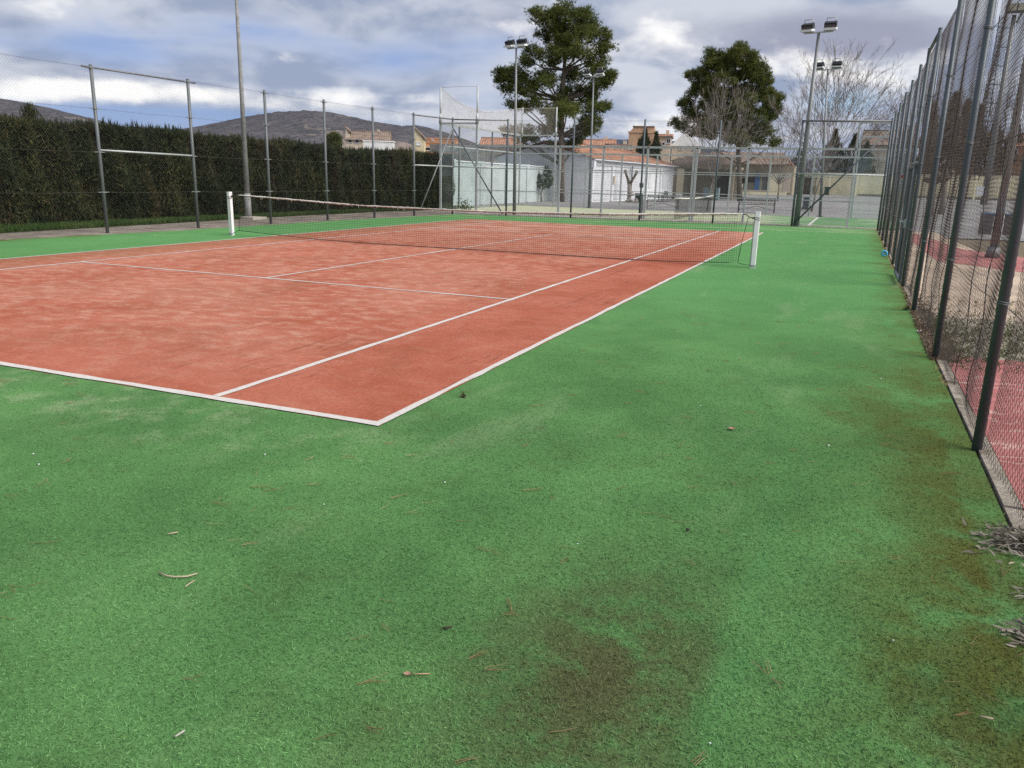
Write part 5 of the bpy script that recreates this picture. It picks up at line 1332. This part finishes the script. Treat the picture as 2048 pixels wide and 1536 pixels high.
# dead weeds at the right edge
def dead_weed(label, x, y, s, seed, n_=90, flat=.5):
    """a matted clump of limp leaves, most of them lying toward the court"""
    gg = np.random.default_rng(seed); t = thing('dead_weed', label, 'plant', (x, y, 0), 0, 'withered weeds at the fence foot')
    b = MB(); stem = MB()
    for k in range(n_):
        p0 = np.array([gg.normal(0, .42), gg.normal(0, .40), 0])*s; p0[2] = .006+abs(gg.normal(0, .22))*s*max(0, 1-np.hypot(p0[0], p0[1])/s)
        a = math.pi+gg.normal(0, .75); el = gg.normal(.12, .30)
        d = np.array([math.cos(a)*math.cos(el), math.sin(a)*math.cos(el), math.sin(el)])
        sd = np.cross(d, [0, 0, 1]); sd /= np.linalg.norm(sd); ln = gg.uniform(.02, .06); w = gg.uniform(.0022, .0062); tw = gg.normal(0, .5)
        sd = sd*math.cos(tw)+np.cross(d, sd)*math.sin(tw); cr = gg.uniform(-.5, .2); sw = gg.normal(0, .25)
        pts = []
        for f, ww in ((0, .35), (.25, .9), (.5, 1.0), (.75, .7), (1, .08)):
            c = p0+d*ln*f+np.array([0, 0, cr*ln*f*f])+sd*sw*ln*f*f; c[2] = max(c[2], .004)
            pts += [c-sd*w*ww, c+sd*w*ww+np.array([0, 0, .003])]
        b.add(pts, [(2*q_, 2*q_+1, 2*q_+3, 2*q_+2) for q_ in range(4)])
        if k % 5 == 0: stem.tube([(0, 0, .005), tuple(p0), tuple(p0+d*ln*.5)], .0016, 4)
    o = b.build('leaves', M_deadleaf, t); o['kind'] = 'stuff'
    stem.build('stem', M_stickdk, t)
q = G(2018, 1085); dead_weed('withered grey-green weed clump at the foot of the right fence', 3.66, -.22, .22, 1, 620, .6)
q = G(2035, 1280); dead_weed('withered curled grey weed lowest on the right edge', 3.57, -1.12, .13, 2, 260, .4)
dead_weed('thin reddish dead grass between the two withered weeds', 3.66, -.72, .14, 3, 130, .3)
gg = np.random.default_rng(6)
# dry straw and rooted grass along the kerb outside
nW = 5200; y = gg.uniform(3.9, 9.5, nW); x = 3.7+np.abs(gg.normal(0, 1.5, nW)); keep = gg.uniform(0, 1, nW) < np.exp(-((y-5.6)/1.3)**2)+.10
C = np.stack([x, y, np.full(nW, .01)], 1)[keep]
V, F = tufts(C, 4, .06, .008, .8, 1.0, 7)
tag(link('dry_weeds', np_mesh('dry_weeds', V, F, M_weedgreen)), 'dry low weeds scattered over the stony strip behind the right fence', 'weeds', None, 'stuff')
nW = 700; y = gg.uniform(3.0, 29, nW); x = 3.60+gg.normal(0, .02, nW)
V, F = tufts(np.stack([x, y, np.full(nW, .005)], 1), 3, .045, .006, .8, 1.0, 8)
tag(link('kerb_grass', np_mesh('kerb_grass', V, F, M_needle)), 'dead grass and straw caught along the kerb of the right fence', 'grass', None, 'stuff')

nW = 2600; y = 4.2+np.abs(gg.normal(0, 2.6, nW)); x = 3.66+gg.normal(.03, .09, nW); x = np.maximum(x, 3.57)
V, F = tufts(np.stack([x, y, np.full(nW, .012)], 1), 2, .035, .018, .25, 1.0, 9)
tag(link('leaf_litter', np_mesh('leaf_litter', V, F, M_litter)), 'brown leaf litter caught along the foot of the right fence', 'leaf litter', None, 'stuff')
# fallen pine needles: pairs and little bundles scattered over the green
NB = MB(); gg = np.random.default_rng(21); random.seed(21)
cnt = 0
while cnt < 250:
    xx, yy = gg.uniform(-3.5, 3.5), gg.uniform(-3.2, 6.0)
    if yy > 0 and xx < .05: continue
    if gg.uniform() > (1.0 if yy < .6 else .45): continue
    a = gg.normal(.35, .7); L_ = gg.uniform(.05, .115)
    for k in range(int(gg.integers(1, 4))):
        aa = a+gg.normal(0, .14); ox, oy = gg.normal(0, .006, 2); z0 = .010
        bend = gg.normal(0, .25)
        p = [(xx+ox+L_*f*math.cos(aa+bend*f), yy+oy+L_*f*math.sin(aa+bend*f), z0+.004*k) for f in (0, .5, 1)]
        NB.tube(p, [.0011, .0010, .0006], 3, False)
    cnt += 1
tag(NB.build('pine_needles', M_needle), 'fallen brown pine needles scattered over the near green turf', 'needles', None, 'stuff')

# turf pile near the viewer: short fibres, thinning with distance
nF = 330000; gg = np.random.default_rng(33)
dist = 1.3+(1-np.sqrt(1-gg.uniform(0, .985, nF)))*7.6; ang = gg.uniform(-1.12, .42, nF)
x = CAMP[0]+dist*np.sin(ang); y = CAMP[1]+dist*np.cos(ang)
ok = (x < 3.61) & ~((y > -.02) & (x < .02))
x, y = x[ok], y[ok]; m_ = len(x)
d = gg.normal(0, 1, (m_, 3)); d[:, 2] = np.abs(d[:, 2])*.45+.12; d /= np.linalg.norm(d, axis=1)[:, None]
s = np.cross(d, gg.normal(0, 1, d.shape)); s /= np.linalg.norm(s, axis=1)[:, None]
ln = gg.uniform(.008, .018, (m_, 1)); w = gg.uniform(.0010, .0020, (m_, 1)); C = np.stack([x, y, np.full(m_, .001)], 1)
V = np.stack([C-s*w, C+s*w, C+d*ln], 1).reshape(-1, 3)
tag(link('turf_fibres', np_mesh('turf_fibres', V, np.arange(len(V)).reshape(-1, 3), M_fibre)), 'short plastic pile of the near green turf', 'turf pile', None, 'stuff')
